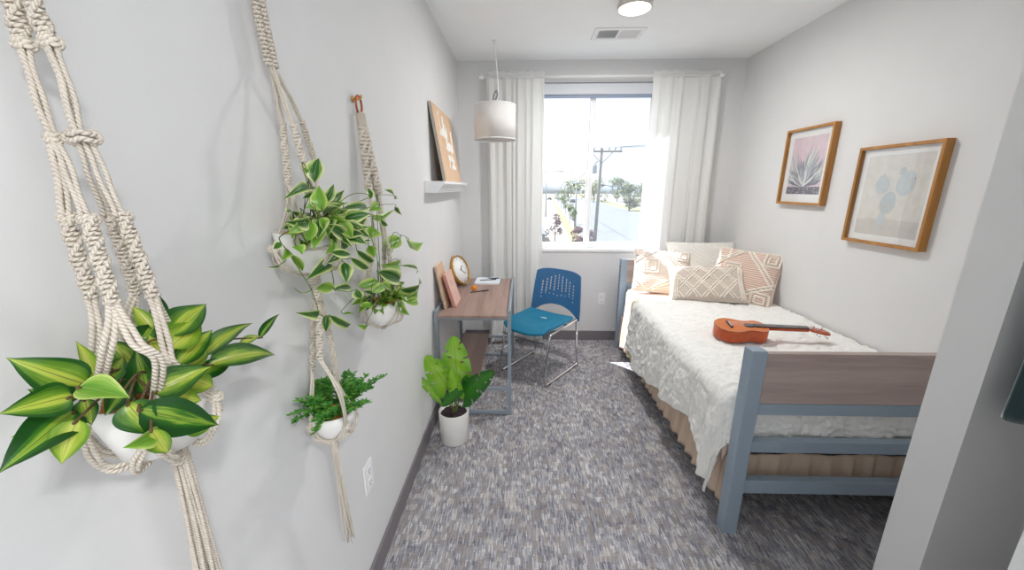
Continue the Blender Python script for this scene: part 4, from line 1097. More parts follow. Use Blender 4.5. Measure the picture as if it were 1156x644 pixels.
for i, (b, t_, wpx, mi, n) in enumerate(LV1):
    b, t_ = V(b), V(t_); w = wpx*1.25*(b-CAMP).dot(FWD)/430
    leaf(m, b, t_, w, n, .07, .20, mi, .1, .25*math.sin(i*2.3), 16, .66)
    c = V((PC[0]+.03*math.cos(i*1.9), PC[1]+.03*math.sin(i*1.9), PC[2]+.045)); mid = c.lerp(b, .5)+V((.0,0,.025))
    ms.tube(bez([c, mid, b, b.lerp(t_, .05)], 7), .0014, 6)
build('foliage', m, [M['leafA'], M['leafA2'], M['leafA3'], M['leafW2']], p1); build('stems', ms, M['stemb'], p1)

# --- middle hanger, two tiers
h2 = thing('macrame_hanger', 'long two-tier macrame plant hanger in the middle, holding two pots, tassel at its foot', 'plant hanger', (XL, .95, .56), 0, 'macrame plant hangers')
UC = (-0.51,0.896,1.406); UR = .073; LC = (-0.52,0.919,0.925); LR = .060
T2 = (XL+.022, .935, 2.04)
m = MB(); m.tube([(XL+.020, T2[1]+.022*math.sin(q), T2[2]+.022+.022*math.cos(q)) for q in [2*PI*k/28 for k in range(28)]], .004, 8, closed=True); build('hanging_ring', m, M['copper'], h2); hook(h2, (0, T2[1], T2[2]+.036))
m = MB(); wrap(m, T2, (XL+.024, T2[1]-.002, T2[2]-.05), .011); build('wrapped_collar', m, M['rope'], h2)
m = MB()
J1 = (-0.56,0.93,1.815)
for dx, dy in ((0,-.010),(.006,.001),(0,.012)):
    sinnet(m, [(XL+.026, T2[1]-.004+dy, T2[2]-.045), tuple(V((-0.562,0.917,1.928))+V((dx,dy,0))), tuple(V(J1)+V((dx,dy,0)))], .0125, .0078, PI, .0036)
build('square_knot_band', m, M['rope'], h2)
m = MB()
a2, b2, c2 = (-0.545,0.915,1.691), (-0.5,0.878,1.682), (-0.555,1.016,1.711)
bundle(m, [J1, (-0.555,0.924,1.758), a2], 4, .0027); bundle(m, [J1, (-0.53,0.902,1.753), b2], 3, .0027); bundle(m, [J1, (-0.555,0.97,1.768), c2], 3, .0027)
build('straight_cords', m, M['rope'], h2)
a3, b3, c3 = (-0.53,0.878,1.56), (-0.492,0.887,1.593), (-0.57,1.085,1.617)
for p, q in ((a2,a3),(b2,b3),(c2,c3)):
    m = MB(); sinnet(m, [p, tuple((V(p)+V(q))/2), q], .0125, .0072, .75, .0032); build('spiral_sinnet', m, M['rope'], h2)
def rim2(c, R, q, z, k=1.05): return (c[0]+R*k*math.cos(q), c[1]+R*k*math.sin(q), c[2]+z)
KU = [rim2(UC,UR,-2.3,.010), rim2(UC,UR,-.35,.010), rim2(UC,UR,1.75,.010)]
GU = (UC[0]+.002, UC[1], UC[2]-.064)
m = MB()
bundle(m, [a3, (-0.535,0.867,1.496), KU[0]], 2, .0027); bundle(m, [a3, (-0.49,0.829,1.498), rim2(UC,UR,-1.4,.02), KU[1]], 2, .0027); bundle(m, [b3, KU[1]], 2, .0027); bundle(m, [c3, KU[2]], 3, .0027)
for k in KU:
    q0 = math.atan2(k[1]-UC[1], k[0]-UC[0])
    for dq in (-.7, .7): bundle(m, [k, rim2(UC,UR,q0+dq*.4,-.02,1.02), rim2(UC,UR,q0+dq*.8,-.046,.78), GU], 2, .0027)
build('cradle_cords', m, M['rope'], h2)
for k in KU:
    m = MB(); sqknot(m, k, (0,0,-1), 0.0127); build('cradle_knot', m, M['rope'], h2)
m = MB(); wrap(m, tuple(V(GU)+V((0,0,.006))), tuple(V(GU)+V((0,0,-.024))), .0115, .0027); build('gathering_wrap', m, M['rope'], h2)
d1, d2, d3 = (-0.545,0.896,1.095), (-0.47,0.806,1.164), (-0.52,0.96,1.028)
for q, via in ((d1,(-0.53,0.902,1.216)),(d2,(-0.485,0.85,1.246)),(d3,(-0.51,0.935,1.154))):
    m = MB(); sinnet(m, [tuple(V(GU)+V((0,0,-.02))), via, q], .0125, .0072, .75, .0032); build('spiral_sinnet', m, M['rope'], h2)
KL = [rim2(LC,LR,-2.2,.008), rim2(LC,LR,-.6,.004), rim2(LC,LR,.9,.010)]; GL = (-0.508,0.884,0.881)
m = MB()
bundle(m, [d1, (-0.54,0.868,1.035), KL[0]], 2, .0027); bundle(m, [d2, (-0.43,0.801,1.073), KL[1]], 2, .0027); bundle(m, [d3, (-0.46,0.888,1.005), KL[2]], 2, .0027); bundle(m, [d3, (-0.44,0.823,1.038), KL[1]], 1, .0027)
for k in KL:
    q0 = math.atan2(k[1]-LC[1], k[0]-LC[0])
    for dq in (-.7, .7): bundle(m, [k, rim2(LC,LR,q0+dq*.4,-.018,1.0), rim2(LC,LR,q0+dq*.8,-.04,.72), GL], 2, .0027)
build('cradle_cords', m, M['rope'], h2)
for k in KL:
    m = MB(); sqknot(m, k, (0,0,-1), 0.0112); build('cradle_knot', m, M['rope'], h2)
m = MB(); wrap(m, tuple(V(GL)+V((0,0,.006))), tuple(V(GL)+V((0,0,-.03))), .0085, .0025); build('gathering_wrap', m, M['rope'], h2)
m = MB(); tassel(m, tuple(V(GL)+V((0,0,-.02))), (-0.515,0.913,0.508), .0075, 18, .0021, 9, 1.9); build('tassel', m, M['rope'], h2)

p2 = thing('hanging_plant', 'trailing cream-edged ivy-like plant in the upper pot of the two-tier hanger', 'plant', (UC[0], UC[1], UC[2]-.05), 0, 'plants in macrame hangers')
bowl(p2, (UC[0], UC[1], UC[2]-.05), UR, .095, M['pot'], .66); bumpy(UC, UR*.9, UC[2]+.026, .012, M['moss'], 'soil', p2, 5)
LV2 = [
 ((-0.477,0.874,1.547),(-0.463,0.742,1.528),10),
 ((-0.412,0.786,1.504),(-0.421,0.805,1.555),14),
 ((-0.455,0.852,1.562),(-0.457,0.888,1.615),15),
 ((-0.446,0.809,1.58),(-0.434,0.77,1.592),5),
 ((-0.479,0.969,1.501),(-0.498,1.089,1.545),14),
 ((-0.41,0.727,1.485),(-0.413,0.656,1.493),12),
 ((-0.412,0.706,1.472),(-0.432,0.694,1.482),7),
 ((-0.419,0.79,1.485),(-0.41,0.752,1.449),14),
 ((-0.425,0.839,1.484),(-0.407,0.788,1.448),12),
 ((-0.408,0.822,1.492),(-0.427,0.964,1.459),17),
 ((-0.483,1.07,1.445),(-0.482,1.191,1.466),14),
 ((-0.429,0.919,1.503),(-0.433,1.07,1.496),10),
 ((-0.472,1.2,1.456),(-0.475,1.433,1.472),9),
 ((-0.483,1.467,1.509),(-0.494,1.392,1.543),8),
 ((-0.459,1.385,1.48),(-0.459,1.467,1.447),5),
 ((-0.471,1.203,1.428),(-0.482,1.186,1.396),14),
 ((-0.472,1.048,1.422),(-0.473,1.2,1.389),8),
 ((-0.468,1.191,1.517),(-0.487,1.223,1.549),7),
 ((-0.435,1.176,1.454),(-0.432,1.218,1.431),5),
 ((-0.415,0.863,1.431),(-0.427,0.9,1.407),10),
 ((-0.406,0.792,1.418),(-0.392,0.852,1.401),8),
 ((-0.478,1.08,1.375),(-0.484,1.212,1.318),8),
 ((-0.442,0.958,1.375),(-0.433,1.046,1.328),8),
 ((-0.429,0.869,1.394),(-0.432,0.816,1.387),8),
 ((-0.435,0.909,1.372),(-0.428,0.89,1.323),12),
 ((-0.467,0.897,1.374),(-0.463,0.78,1.358),12),
 ((-0.409,0.675,1.448),(-0.395,0.667,1.433),11),
 ((-0.455,0.724,1.432),(-0.451,0.691,1.417),8),
 ((-0.483,0.772,1.415),(-0.493,0.824,1.368),7),
 ((-0.437,0.677,1.453),(-0.441,0.659,1.445),7),
 ((-0.475,0.72,1.403),(-0.473,0.678,1.408),3),
 ((-0.443,0.858,1.32),(-0.436,0.768,1.341),10),
 ((-0.463,0.895,1.307),(-0.465,0.989,1.285),8),
 ((-0.454,0.783,1.337),(-0.443,0.7,1.368),3),
 ((-0.454,0.798,1.276),(-0.458,0.719,1.306),9),
 ((-0.456,0.846,1.257),(-0.474,0.987,1.186),9),
 ((-0.482,0.879,1.245),(-0.474,0.854,1.211),10),
 ((-0.426,0.939,1.295),(-0.422,0.952,1.267),10),
 ((-0.461,0.869,1.533),(-0.475,0.83,1.527),8),
 ((-0.455,0.887,1.519),(-0.436,0.901,1.559),9),
 ((-0.412,0.762,1.505),(-0.41,0.723,1.513),10),
 ((-0.409,0.707,1.495),(-0.42,0.691,1.471),12),
 ((-0.418,0.752,1.485),(-0.4,0.695,1.454),12),
 ((-0.416,0.785,1.464),(-0.418,0.744,1.429),12),
 ((-0.424,0.845,1.46),(-0.422,0.847,1.416),12),
 ((-0.407,0.795,1.475),(-0.427,0.898,1.437),12),
 ((-0.411,0.852,1.477),(-0.398,0.883,1.435),12),
 ((-0.409,0.693,1.479),(-0.399,0.638,1.475),9),
 ((-0.411,0.769,1.49),(-0.41,0.79,1.46),12),
 ((-0.417,0.831,1.435),(-0.419,0.791,1.412),10)]
m = MB(); ms = MB(); rnd = random.Random(5)
def vine(leaves, c, m, ms, ptop, mats=(0,0,0,1), R=.04):
    for i, (b, t_, wpx) in enumerate(leaves):
        b, t_ = V(b), V(t_); w = wpx*1.55*(b-CAMP).dot(FWD)/430
        n = V((.55,-.72,.3))+jit(rnd, .45)
        leaf(m, b, t_, w, n, .12*rnd.choice((-1,1,1)), .22, rnd.choice(mats), .1, rnd.uniform(-.5,.5), 12, .75)
        q = rnd.uniform(0, 6.28); s0 = V((c[0]+R*math.cos(q), c[1]+R*math.sin(q), ptop))
        near = [V(o[0]) for o in leaves if V(o[0]).z > b.z+.004 and .004 < (V(o[0])-b).length < .13]
        if b.z < ptop+.01 and near:                      # farther along a vine that already hangs
            a = min(near, key=lambda p: (p-b).length); ms.tube(bez([a, a.lerp(b, .5)+V((.004,-.003,-.004)), b, b.lerp(t_, .06)], 6), .0011, 5); continue
        over = V((c[0]+(b.x-c[0])*.6, c[1]+(b.y-c[1])*.6, max(ptop+.03, b.z+.01)))
        ms.tube(bez([s0, over, b+V((0,0,.012)), b, b.lerp(t_, .06)], 6), .0011, 5)
vine(LV2, UC, m, ms, UC[2]+.03)
for i in range(62):                                   # inner fill of the crown
    q = rnd.uniform(-1.9, 1.5); r_ = rnd.uniform(.01,.075); b = V((UC[0]+r_*math.cos(q)+.012, UC[1]+r_*math.sin(q), UC[2]+.035+rnd.uniform(0,.05)))
    d = V((math.cos(q)*.6+.3, math.sin(q), rnd.uniform(-.6,.5))).normalized(); t_ = b+d*rnd.uniform(.055,.085)
    if t_.x < XL+.01: t_.x = XL+.012
    leaf(m, b, t_, rnd.uniform(.030,.044), V((.5,-.6,.6))+jit(rnd,.4), .1, .2, rnd.choice((0,0,1)), .1, rnd.uniform(-.4,.4), 10, .75)
build('foliage', m, [M['leafW'], M['leafW2']], p2); build('vines', ms, M['stem'], p2)

p3 = thing('hanging_plant', 'bushy fine-leaved green shrub in the small lower pot of the two-tier hanger', 'plant', (LC[0], LC[1], LC[2]-.045), 0, 'plants in macrame hangers')
bowl(p3, (LC[0], LC[1], LC[2]-.045), LR, .078, M['pot'], .55); bumpy(LC, LR*.9, LC[2]+.018, .010, M['moss'], 'soil', p3, 7)
m = MB(); ms = MB(); rnd = random.Random(8)
for i in range(60):
    q = rnd.uniform(0, 6.28); el = rnd.uniform(.42, 1.35); L = rnd.uniform(.07,.125)*(1.2 if el < .8 else .95)
    d = V((math.cos(q)*math.cos(el)*.75+.12, math.sin(q)*math.cos(el)*1.1, math.sin(el)*.9))
    b = V((LC[0]+.03*math.cos(q), LC[1]+.03*math.sin(q), LC[2]+.02)); e = b+d*L
    if e.x < XL+.02: e.x = XL+.02+rnd.uniform(0,.02)
    P = bez([b, b.lerp(e, .5)+V((0,0,.014)), e], 6); ms.tube(P, .0009, 5)
    for j in range(2, len(P)):
        for k in range(5):
            a = rnd.uniform(0, 6.28); dd = (V((math.cos(a), math.sin(a), rnd.uniform(-.1,.7)))).normalized(); tt = P[j]+dd*rnd.uniform(.010,.018)
            if tt.x < XL+.004: tt.x = XL+.005
            leaf(m, P[j], tt, rnd.uniform(.0040,.0060), V((.5,-.6,.6))+jit(rnd,.5), .1, .15, rnd.choice((0,0,1)), 0, 0, 4)
build('foliage', m, [M['shrub'], M['shrub2']], p3); build('stems', ms, M['stem'], p3)

# --- short hanger farther along the wall
h3 = thing('macrame_hanger', 'short macrame plant hanger on a copper ring, farthest along the wall towards the window', 'plant hanger', (XL, 1.42, 1.06), 0, 'macrame plant hangers')
TC = (-0.51,1.319,1.116); TR = .072
yr = 1.42; zr = 1.832
m = MB(); m.tube([(XL+.022, yr+.024*math.sin(q), zr-.004+.030*math.cos(q)) for q in [2*PI*k/28 for k in range(28)]], .004, 8, closed=True); build('hanging_ring', m, M['copper'], h3); hook(h3, (0, yr, zr+.016))
m = MB(); wrap(m, (XL+.024, yr, zr-.028), (XL+.028, yr, zr-.085), .014, .003); build('wrapped_collar', m, M['rope'], h3)
m = MB(); ends = []
for dx, dy, px_ in ((.0,-.016,0),(.016,.0,0),(.004,.018,0)):
    e = V((XL+.045+dx*1.6, yr-.012+dy*1.5, 1.535)); ends.append(e)
    sinnet(m, [(XL+.028+dx*.4, yr+dy*.5, zr-.08), (XL+.034+dx, yr+dy-.004, 1.66), tuple(e)], .0215, .0125, .80, .0054)
build('spiral_sinnets', m, M['rope'], h3)
KT = [rim2(TC,TR,-2.2,.012), rim2(TC,TR,-.4,.012), rim2(TC,TR,1.7,.012)]; GT = (TC[0], TC[1], TC[2]-.062)
mids = []
for e, k in zip(ends, KT):
    m = MB(); p = V(e).lerp(V(k), .45); p.x = max(p.x, -.52); mids.append(p); bundle(m, [tuple(e), tuple(V(e).lerp(p, .5)), tuple(p)], 3, .0027); build('straight_cords', m, M['rope'], h3)
m = MB()
for e, k in zip(ends, KT):
    q_ = V(e).lerp(V(k), .8); q_.x = max(q_.x, k[0]-.02); bundle(m, [tuple(q_), k], 2, .0027)
    q0 = math.atan2(k[1]-TC[1], k[0]-TC[0])
    for dq in (-.7, .7): bundle(m, [k, rim2(TC,TR,q0+dq*.4,-.02,1.02), rim2(TC,TR,q0+dq*.8,-.046,.78), GT], 2, .0027)
build('cradle_cords', m, M['rope'], h3)
m = MB()
for e, p, k in zip(ends, mids, KT):
    q_ = V(e).lerp(V(k), .8); q_.x = max(q_.x, k[0]-.02); sinnet(m, [tuple(p), tuple((p+q_)/2), tuple(q_)], .0135, .0075, .75, .0034)
build('lower_sinnets', m, M['rope'], h3)
for k in KT:
    m = MB(); sqknot(m, k, (0,0,-1), 0.012); build('cradle_knot', m, M['rope'], h3)
m = MB(); wrap(m, tuple(V(GT)+V((0,0,.008))), tuple(V(GT)+V((0,0,-.010))), .010, .0025); build('gathering_wrap', m, M['rope'], h3)
p4 = thing('hanging_plant', 'lime and cream variegated trailing plant in the pot of the short hanger', 'plant', (TC[0], TC[1], TC[2]-.05), 0, 'plants in macrame hangers')
bowl(p4, (TC[0], TC[1], TC[2]-.05), TR, .09, M['pot'], .62); bumpy(TC, TR*.9, TC[2]+.024, .012, M['moss'], 'soil', p4, 9)
LV3 = [
 ((-0.477,1.484,1.358),(-0.462,1.27,1.354),12),
 ((-0.446,1.478,1.347),(-0.458,1.752,1.302),15),
 ((-0.45,1.101,1.385),(-0.45,1.14,1.342),9),
 ((-0.459,1.388,1.274),(-0.465,1.209,1.304),9),
 ((-0.448,1.148,1.297),(-0.443,1.326,1.225),14),
 ((-0.443,1.13,1.272),(-0.445,0.992,1.289),10),
 ((-0.478,1.464,1.252),(-0.489,1.704,1.164),4),
 ((-0.43,1.296,1.199),(-0.426,1.526,1.189),12),
 ((-0.413,1.305,1.163),(-0.401,1.404,1.164),9),
 ((-0.415,1.29,1.156),(-0.402,1.397,1.123),8),
 ((-0.428,1.247,1.163),(-0.414,1.329,1.091),10),
 ((-0.418,1.006,1.233),(-0.435,0.966,1.241),8),
 ((-0.434,1.059,1.188),(-0.453,1.179,1.142),7),
 ((-0.435,1.001,1.172),(-0.445,0.958,1.192),6),
 ((-0.473,0.948,1.226),(-0.468,0.998,1.209),3),
 ((-0.459,1.239,1.492),(-0.477,1.193,1.48),10),
 ((-0.43,1.118,1.266),(-0.429,1.184,1.209),10),
 ((-0.47,1.279,1.236),(-0.479,1.372,1.166),8),
 ((-0.417,1.011,1.267),(-0.419,1.11,1.258),8),
 ((-0.461,1.291,1.266),(-0.462,1.227,1.238),10)]
m = MB(); ms = MB(); rnd = random.Random(15)
vine(LV3, TC, m, ms, TC[2]+.03, (1,1,0))
for i in range(34):
    q = rnd.uniform(-2.8, 1.8); r_ = rnd.uniform(.01,.07); b = V((TC[0]+r_*math.cos(q)+.012, TC[1]+r_*math.sin(q), TC[2]+.03+rnd.uniform(0,.045)))
    d = V((math.cos(q)*.6+.3, math.sin(q), rnd.uniform(-.4,.5))).normalized(); t_ = b+d*rnd.uniform(.05,.085)
    if t_.x < XL+.01: t_.x = XL+.012
    leaf(m, b, t_, rnd.uniform(.030,.044), V((.5,-.6,.6))+jit(rnd,.4), .1, .2, rnd.choice((0,1,1)), .1, rnd.uniform(-.4,.4), 10, .75)
m.v = [(max(p[0], XL+.003), p[1], p[2]) for p in m.v]
build('foliage', m, [M['leafW'], M['leafW2']], p4); build('vines', ms, M['stem'], p4)
for o in (p1, p2, p3):
    for c_ in o.children:
        if c_.name.startswith(('foliage','vines','stems')):
            for v in c_.data.vertices:
                if v.co.x+o.location.x < XL+.003: v.co.x = XL+.003-o.location.x

# ------------------------------------------------------------------ green velvet coat on the closet wall (only its lower corner is in frame)
gc = thing('velvet_coat', 'dark green velvet coat hanging in the closet at the right edge of the photo', 'coat', (1.45, .88, .985))
m = MB()
def coat(u, v):
    q = 2*PI*u; z = .985+.86*v; hwid = .215-.03*v+(0 if v < .8 else -.10*((v-.8)/.2)**2)
    th = .030+.012*math.sin(q*7+v*2)*(1-v)
    return (1.424+hwid*math.cos(q)*(1+.012*math.sin(9*q)), .872+th*math.sin(q), z+.004*math.sin(q*5)*(1-v))
m.grid(coat, 90, 40); build('coat_body', m, M['velvet'], gc, solid=-.003)
for sgn in (-1, 1):
    m = MB(); m.tube(bez([(1.424+sgn*.085,.872,1.83),(1.424+sgn*.15,.868,1.78),(1.424+sgn*.175,.862,1.6),(1.424+sgn*.165,.858,1.30)],8), [.03+.022*min(1,i/8) for i in range(25)], 14); build('sleeve', m, M['velvet'], gc)
m = MB(); m.tube(bez([(1.372,.872,1.84),(1.392,.85,1.875),(1.424,.845,1.88),(1.456,.85,1.875),(1.477,.872,1.84)],6), .018, 10); build('collar', m, M['velvet'], gc)
m = MB(); m.tube(bez([(1.424,.882,1.86),(1.424,.885,1.90),(1.424,.90,1.915),(1.424,.93,1.915)],6), .004, 8); build('wall_hook', m, M['chrome'], gc)
# ------------------------------------------------------------------ outside: a street two floors below
GZ = -4.5
KX = .42
ext = dict(asph=plain('asphalt', (178,180,184), .95, var=.06, scale=1.5, k=KX), walk=plain('concrete', (226,222,214), .9, var=.04, scale=2, k=KX), verge=plain('dry_verge', (196,194,140), 1, var=.15, scale=3, k=KX),
 dirt=plain('gravel_ground', (206,198,186), 1, var=.08, scale=2, k=KX), lawn=plain('lawn', (130,176,120), 1, var=.12, scale=8, k=KX), curb=plain('curb_concrete', (232,228,220), .9, k=KX),
 trunk=plain('bark', (126,112,102), .9, k=.7), pole=plain('weathered_pole', (150,142,136), .9, var=.1, scale=4, k=.75), lp=plain('light_pole', (160,166,170), .5, k=.9), wire=plain('wire', (150,154,160), .6, k=KX),
 g1=plain('leaf_young', (150,176,110), .8, var=.2, scale=2, k=KX), g2=plain('leaf_olive', (150,164,96), .8, var=.25, scale=2, k=KX), g3=plain('leaf_yellowgreen', (186,186,100), .8, var=.2, scale=2, k=KX), g4=plain('leaf_plum', (168,130,140), .8, var=.2, scale=2, k=KX), g5=plain('leaf_greygreen', (150,168,140), .8, var=.2, scale=2, k=KX),
 hill=plain('far_hill', (206,214,224), 1, var=.03, scale=.01, k=.42), car=plain('car_white', (226,228,232), .3, k=KX), car2=plain('car_grey', (120,126,136), .3, k=KX), cglass=plain('car_glass', (60,70,82), .15, k=KX), tyre=plain('tyre', (50,50,54), .9, k=KX), roof=plain('roof_grey', (176,184,196), .7, k=KX), stucco=plain('stucco', (220,214,204), .9, k=KX), green=plain('green_container', (104,160,130), .6, k=KX), teal=plain('teal_panel', (176,206,212), .6, k=KX))
m = MB(); m.box(-160, 9, GZ-.6, 300, 420, GZ-.2); struct(build('ground', m, ext['dirt']))
def strip(name, x0, x1, mat, dz):
    """runs away from the building, drifting right with distance"""
    m = MB(); sl = .075
    m.prism([(x0-.6,12),(x1-.6,12),(x1-.6+sl*300,400),(x0-.6+sl*300,400)], lambda x, y, z: (x-3+ (0), y, z), GZ-.25, GZ+dz, 0); return struct(build(name, m, mat))
strip('sidewalk', 5.6, 7.4, ext['walk'], .02); strip('verge', 7.4, 8.7, ext['verge'], .04); strip('curb', 8.7, 9.0, ext['curb'], .06); strip('road', 9.0, 27, ext['asph'], 0); strip('far_curb', 27, 27.4, ext['curb'], .06); strip('far_verge', 27.4, 32, ext['verge'], .03)
m = MB(); m.box(-1.5, 36, GZ-.2, 2.5, 48, GZ+.02); struct(build('lawn', m, ext['lawn']))
m = MB(); rnd = random.Random(2)
m.grid(lambda u, v: (-250+700*u, 400+10*v, GZ-5+(14+9*noise.noise(V((u*5,0,1)))+4*noise.noise(V((u*17,0,4))))*v), 90, 2); struct(build('hills', m, ext['hill'], solid=1))
def tree(name, label, P, hgt, tr, crown, leafmat_, nleaf=420, ls=.16, group='street trees', seed=0, low=.35):
    rnd = random.Random(seed); x, y, z = P
    t = thing(name, label, 'tree', P, 0, group)
    m = MB(); m.tube(bez([(x,y,z),(x+.04*hgt*.3,y,z+hgt*.35),(x,y,z+hgt*.7)],5), [tr*(1-.6*i/10) for i in range(11)], 8)
    for k in range(5):
        q = k*1.3+seed; b = V((x,y,z+hgt*(low+.06*k))); m.tube(bez([b, b+V((math.cos(q)*crown*.4, math.sin(q)*crown*.4, hgt*.12)), b+V((math.cos(q)*crown*.7, math.sin(q)*crown*.7, hgt*.3))],4), [tr*.4*(1-.07*i) for i in range(9)], 6)
    build('trunk', m, ext['trunk'], t)
    m = MB(); blobs = [(V((rnd.gauss(0,.45)*crown, rnd.gauss(0,.45)*crown, hgt*rnd.uniform(low+.1,.88))), rnd.uniform(.3,.55)*crown) for _ in range(9)]
    for i in range(nleaf):
        c, r_ = rnd.choice(blobs); d = V((rnd.gauss(0,1),rnd.gauss(0,1),rnd.gauss(0,1))).normalized()*r_*rnd.uniform(.6,1)
        p = V(P)+c+d; s_ = ls*rnd.uniform(.6,1.3); a = V((rnd.gauss(0,1),rnd.gauss(0,1),rnd.gauss(0,.6))).normalized(); b = a.orthogonal().normalized()
        m.add([p-a*s_, p-b*s_*.5, p+a*s_, p+b*s_*.5+V((0,0,s_*.1))], [(0,1,2,3)], 0, False)
    build('crown', m, leafmat_, t)
SL = .075
names = ['first young street tree beyond the window, behind the plum bush', 'second young street tree along the verge', 'third young street tree along the verge', 'fourth young street tree along the verge', 'farthest young street tree along the verge']
for i, y in enumerate((56, 67, 82, 102, 130)):
    tree('street_tree', names[i], (5.0+SL*(y-12)*.78, y, GZ), 3.3+.4*i, .06, .62+.1*i, ext['g1'], 260, .15, 'young trees on the verge', i+3, .4)
far = [(28.5,104,7.0,3.0,'g2','olive-green tree across the road, left of the yellowish one'),(36,116,7.0,3.2,'g3','yellow-green tree across the road'),(41,108,8,3.6,'g2','darker broad tree across the road, under the tall grey-green one'),(52,146,17,6.0,'g5','tall grey-green tree rising behind the others across the road'),(54,120,8.5,3.6,'g2','tree across the road half hidden by the right curtain'),
       (31,170,10,6,'g3','distant round tree in the left half of the window'),(24,205,9,7,'g2','distant trees at the left end of the road'),(43,178,10,5,'g2','distant tree just left of the sash meeting rail')]
for i, (x, y, hh, cr_, mm, lb) in enumerate(far):
    tree('tree', lb, (x, y, GZ), hh, .22, cr_, ext[mm], 650, .42+.12*(y > 150), 'trees across the road', 20+i, .12)
for i, (px_, lb) in enumerate((((3.585,41.79,-4.5),'plum-leaved young tree at the near left of the window view'),((5.21,35.98,-4.5),'plum-leaved bush at the foot of the utility pole'),((6.139,35.01,-4.5),'plum-leaved bush right of the sash meeting rail'))):
    tree('plum_tree', lb, px_, (3.6,3.0,2.6)[i], .06, (.85,.75,.7)[i], ext['g4'], 420, .13, 'plum-leaved trees', 40+i, .25)
for i, px_ in enumerate(((2.532,37.51,-4.5), (3.659,36.46,-4.5))):
    tree('shrub', ('yellow-green shrub at the lower left of the window view','olive shrub beside the yellow-green one')[i], px_, 1.0, .03, .45, ext[('g3','g2')[i]], 300, .11, 'garden shrubs', 50+i, .1)
# utility pole
PP = (7.72, 40.55, GZ)
up_ = thing('utility_pole', 'wooden utility pole with crossarm in the right window pane', 'utility pole', PP)
ztop = 1.55+.0935*40.55*1.01
m = MB(); m.tube([PP, (PP[0]+.25, PP[1], ztop)], [.19,.13], 12); build('pole', m, ext['pole'], up_)
m = MB(); cz = ztop-.35; m.box(PP[0]-1.15, PP[1]-.22, cz-.07, PP[0]+2.25, PP[1]-.10, cz+.09); arm = build('crossarm', m, ext['pole'], up_)
ins = [-1.0,-.55,.15,.95,1.55,2.1]
for x in ins:
    m = MB(); m.lathe([(0,0),(.05,0),(.05,.10),(.09,.14),(.06,.2),(.09,.25),(.05,.32),(0,.33)], (PP[0]+x, PP[1]-.16, cz+.09), 10); build('insulator', m, ext['lp'], arm)
m = MB(); m.tube([(PP[0]+.2,PP[1]-.2,cz-1.1),(PP[0]-.8,PP[1]-.2,cz-.07)], .035, 6); m.tube([(PP[0]+.3,PP[1]-.2,cz-1.1),(PP[0]+1.3,PP[1]-.2,cz-.07)], .035, 6); build('brace', m, ext['pole'], up_)
m = MB(); m.lathe([(0,0),(.22,0),(.24,.1),(.24,.75),(.18,.85),(0,.86)], (PP[0]-.42, PP[1]-.2, cz-2.1), 14); build('transformer', m, ext['lp'], up_)
def wire(label, a, b, sag, r=.034):
    a, b = V(a), V(b); t = thing('overhead_wire', label, 'wire', a, 0, 'overhead wires')
    m = MB(); m.tube([a.lerp(b, i/20)-V((0,0,sag*4*(i/20)*(1-i/20))) for i in range(21)], r, 5); build('wire', m, ext['wire'], t)
wire('upper of two overhead wires rising to the right from the utility pole', (PP[0]+1.55,PP[1]-.16,cz+.42), (24,22,6.6), .5)
wire('lower of two overhead wires rising to the right from the utility pole', (PP[0]+2.1,PP[1]-.16,cz+.42), (26,24,6.0), .5)
wire('level cable crossing the right pane halfway up the utility pole', (PP[0]+.15,PP[1]-.16,cz-3.2), (30,36,.75), .4, .045)
wire('thin cable running back from the pole towards the distant street lamps', (PP[0]-.1,PP[1]+.16,cz-.9), (15.6,150,2.5), 1.0, .045)
def lamp(label, P, hgt, side=1, arm=3.0):
    t = thing('street_lamp', label, 'street lamp', P, 0, 'street lamps'); x, y, z = P
    m = MB(); m.tube([P, (x,y,z+hgt)], [.16,.09], 10); build('post', m, ext['lp'], t)
    m = MB(); m.tube([(x-.9,y,z+hgt),(x+arm*side,y,z+hgt+.1)], .07, 8); build('arm', m, ext['lp'], t)
    m = MB(); m.box(x+arm*side-.5, y-.2, z+hgt-.05, x+arm*side+.5, y+.2, z+hgt+.16); build('lamp_head', m, ext['lp'], t, bevel=.05)
lamp('tall street lamp at the left edge of the window view', (5.028,82.39,-4.5), 9.2)
lamp('thinner distant street lamp in the middle of the left pane', (15.55,144,-4.5), 11, 1, 2.5)
lamp('slim light post among the young trees', (7.913,57.48,-4.5), 6.6, 1, .8)
def car(label, P, paint, rz=0):
    t = thing('car', label, 'car', P, rz, 'cars on the road')
    m = MB(); m.prism([(-2.2,.35),(2.2,.35),(2.25,.8),(1.3,.95),(.7,1.45),(-1.3,1.48),(-2.1,1.0),(-2.25,.8)], lambda x, z, w: (w, x, z), -.88, .88); build('car_body', m, paint, t, bevel=.08, local=True)
    m = MB(); m.prism([(.65,.98),(1.15,.98),(.62,1.38),(-1.2,1.40),(-1.75,1.02)], lambda x, z, w: (w, x, z), -.90, .90); build('car_window', m, ext['cglass'], t, local=True)
    for x in (-.8, .8):
        for y in (-1.4, 1.4):
            m = MB(); m.lathe([(0,-.11),(.33,-.11),(.34,0),(.33,.11),(0,.11)], (x,y,.34), 16, M=Matrix.Rotation(PI/2,3,'Y')); build('wheel', m, ext['tyre'], t, local=True)
for i, (q, p_) in enumerate((((13.55,195.8,-4.5),'car2'),((19.3,195.7,-4.5),'car'),((20.64,161,-4.5),'car2'))):
    car(('dark car far down the road, leftmost of three','white car far down the road, between two dark ones','dark car far down the road, nearest the sash meeting rail')[i], q, ext[p_], .05)
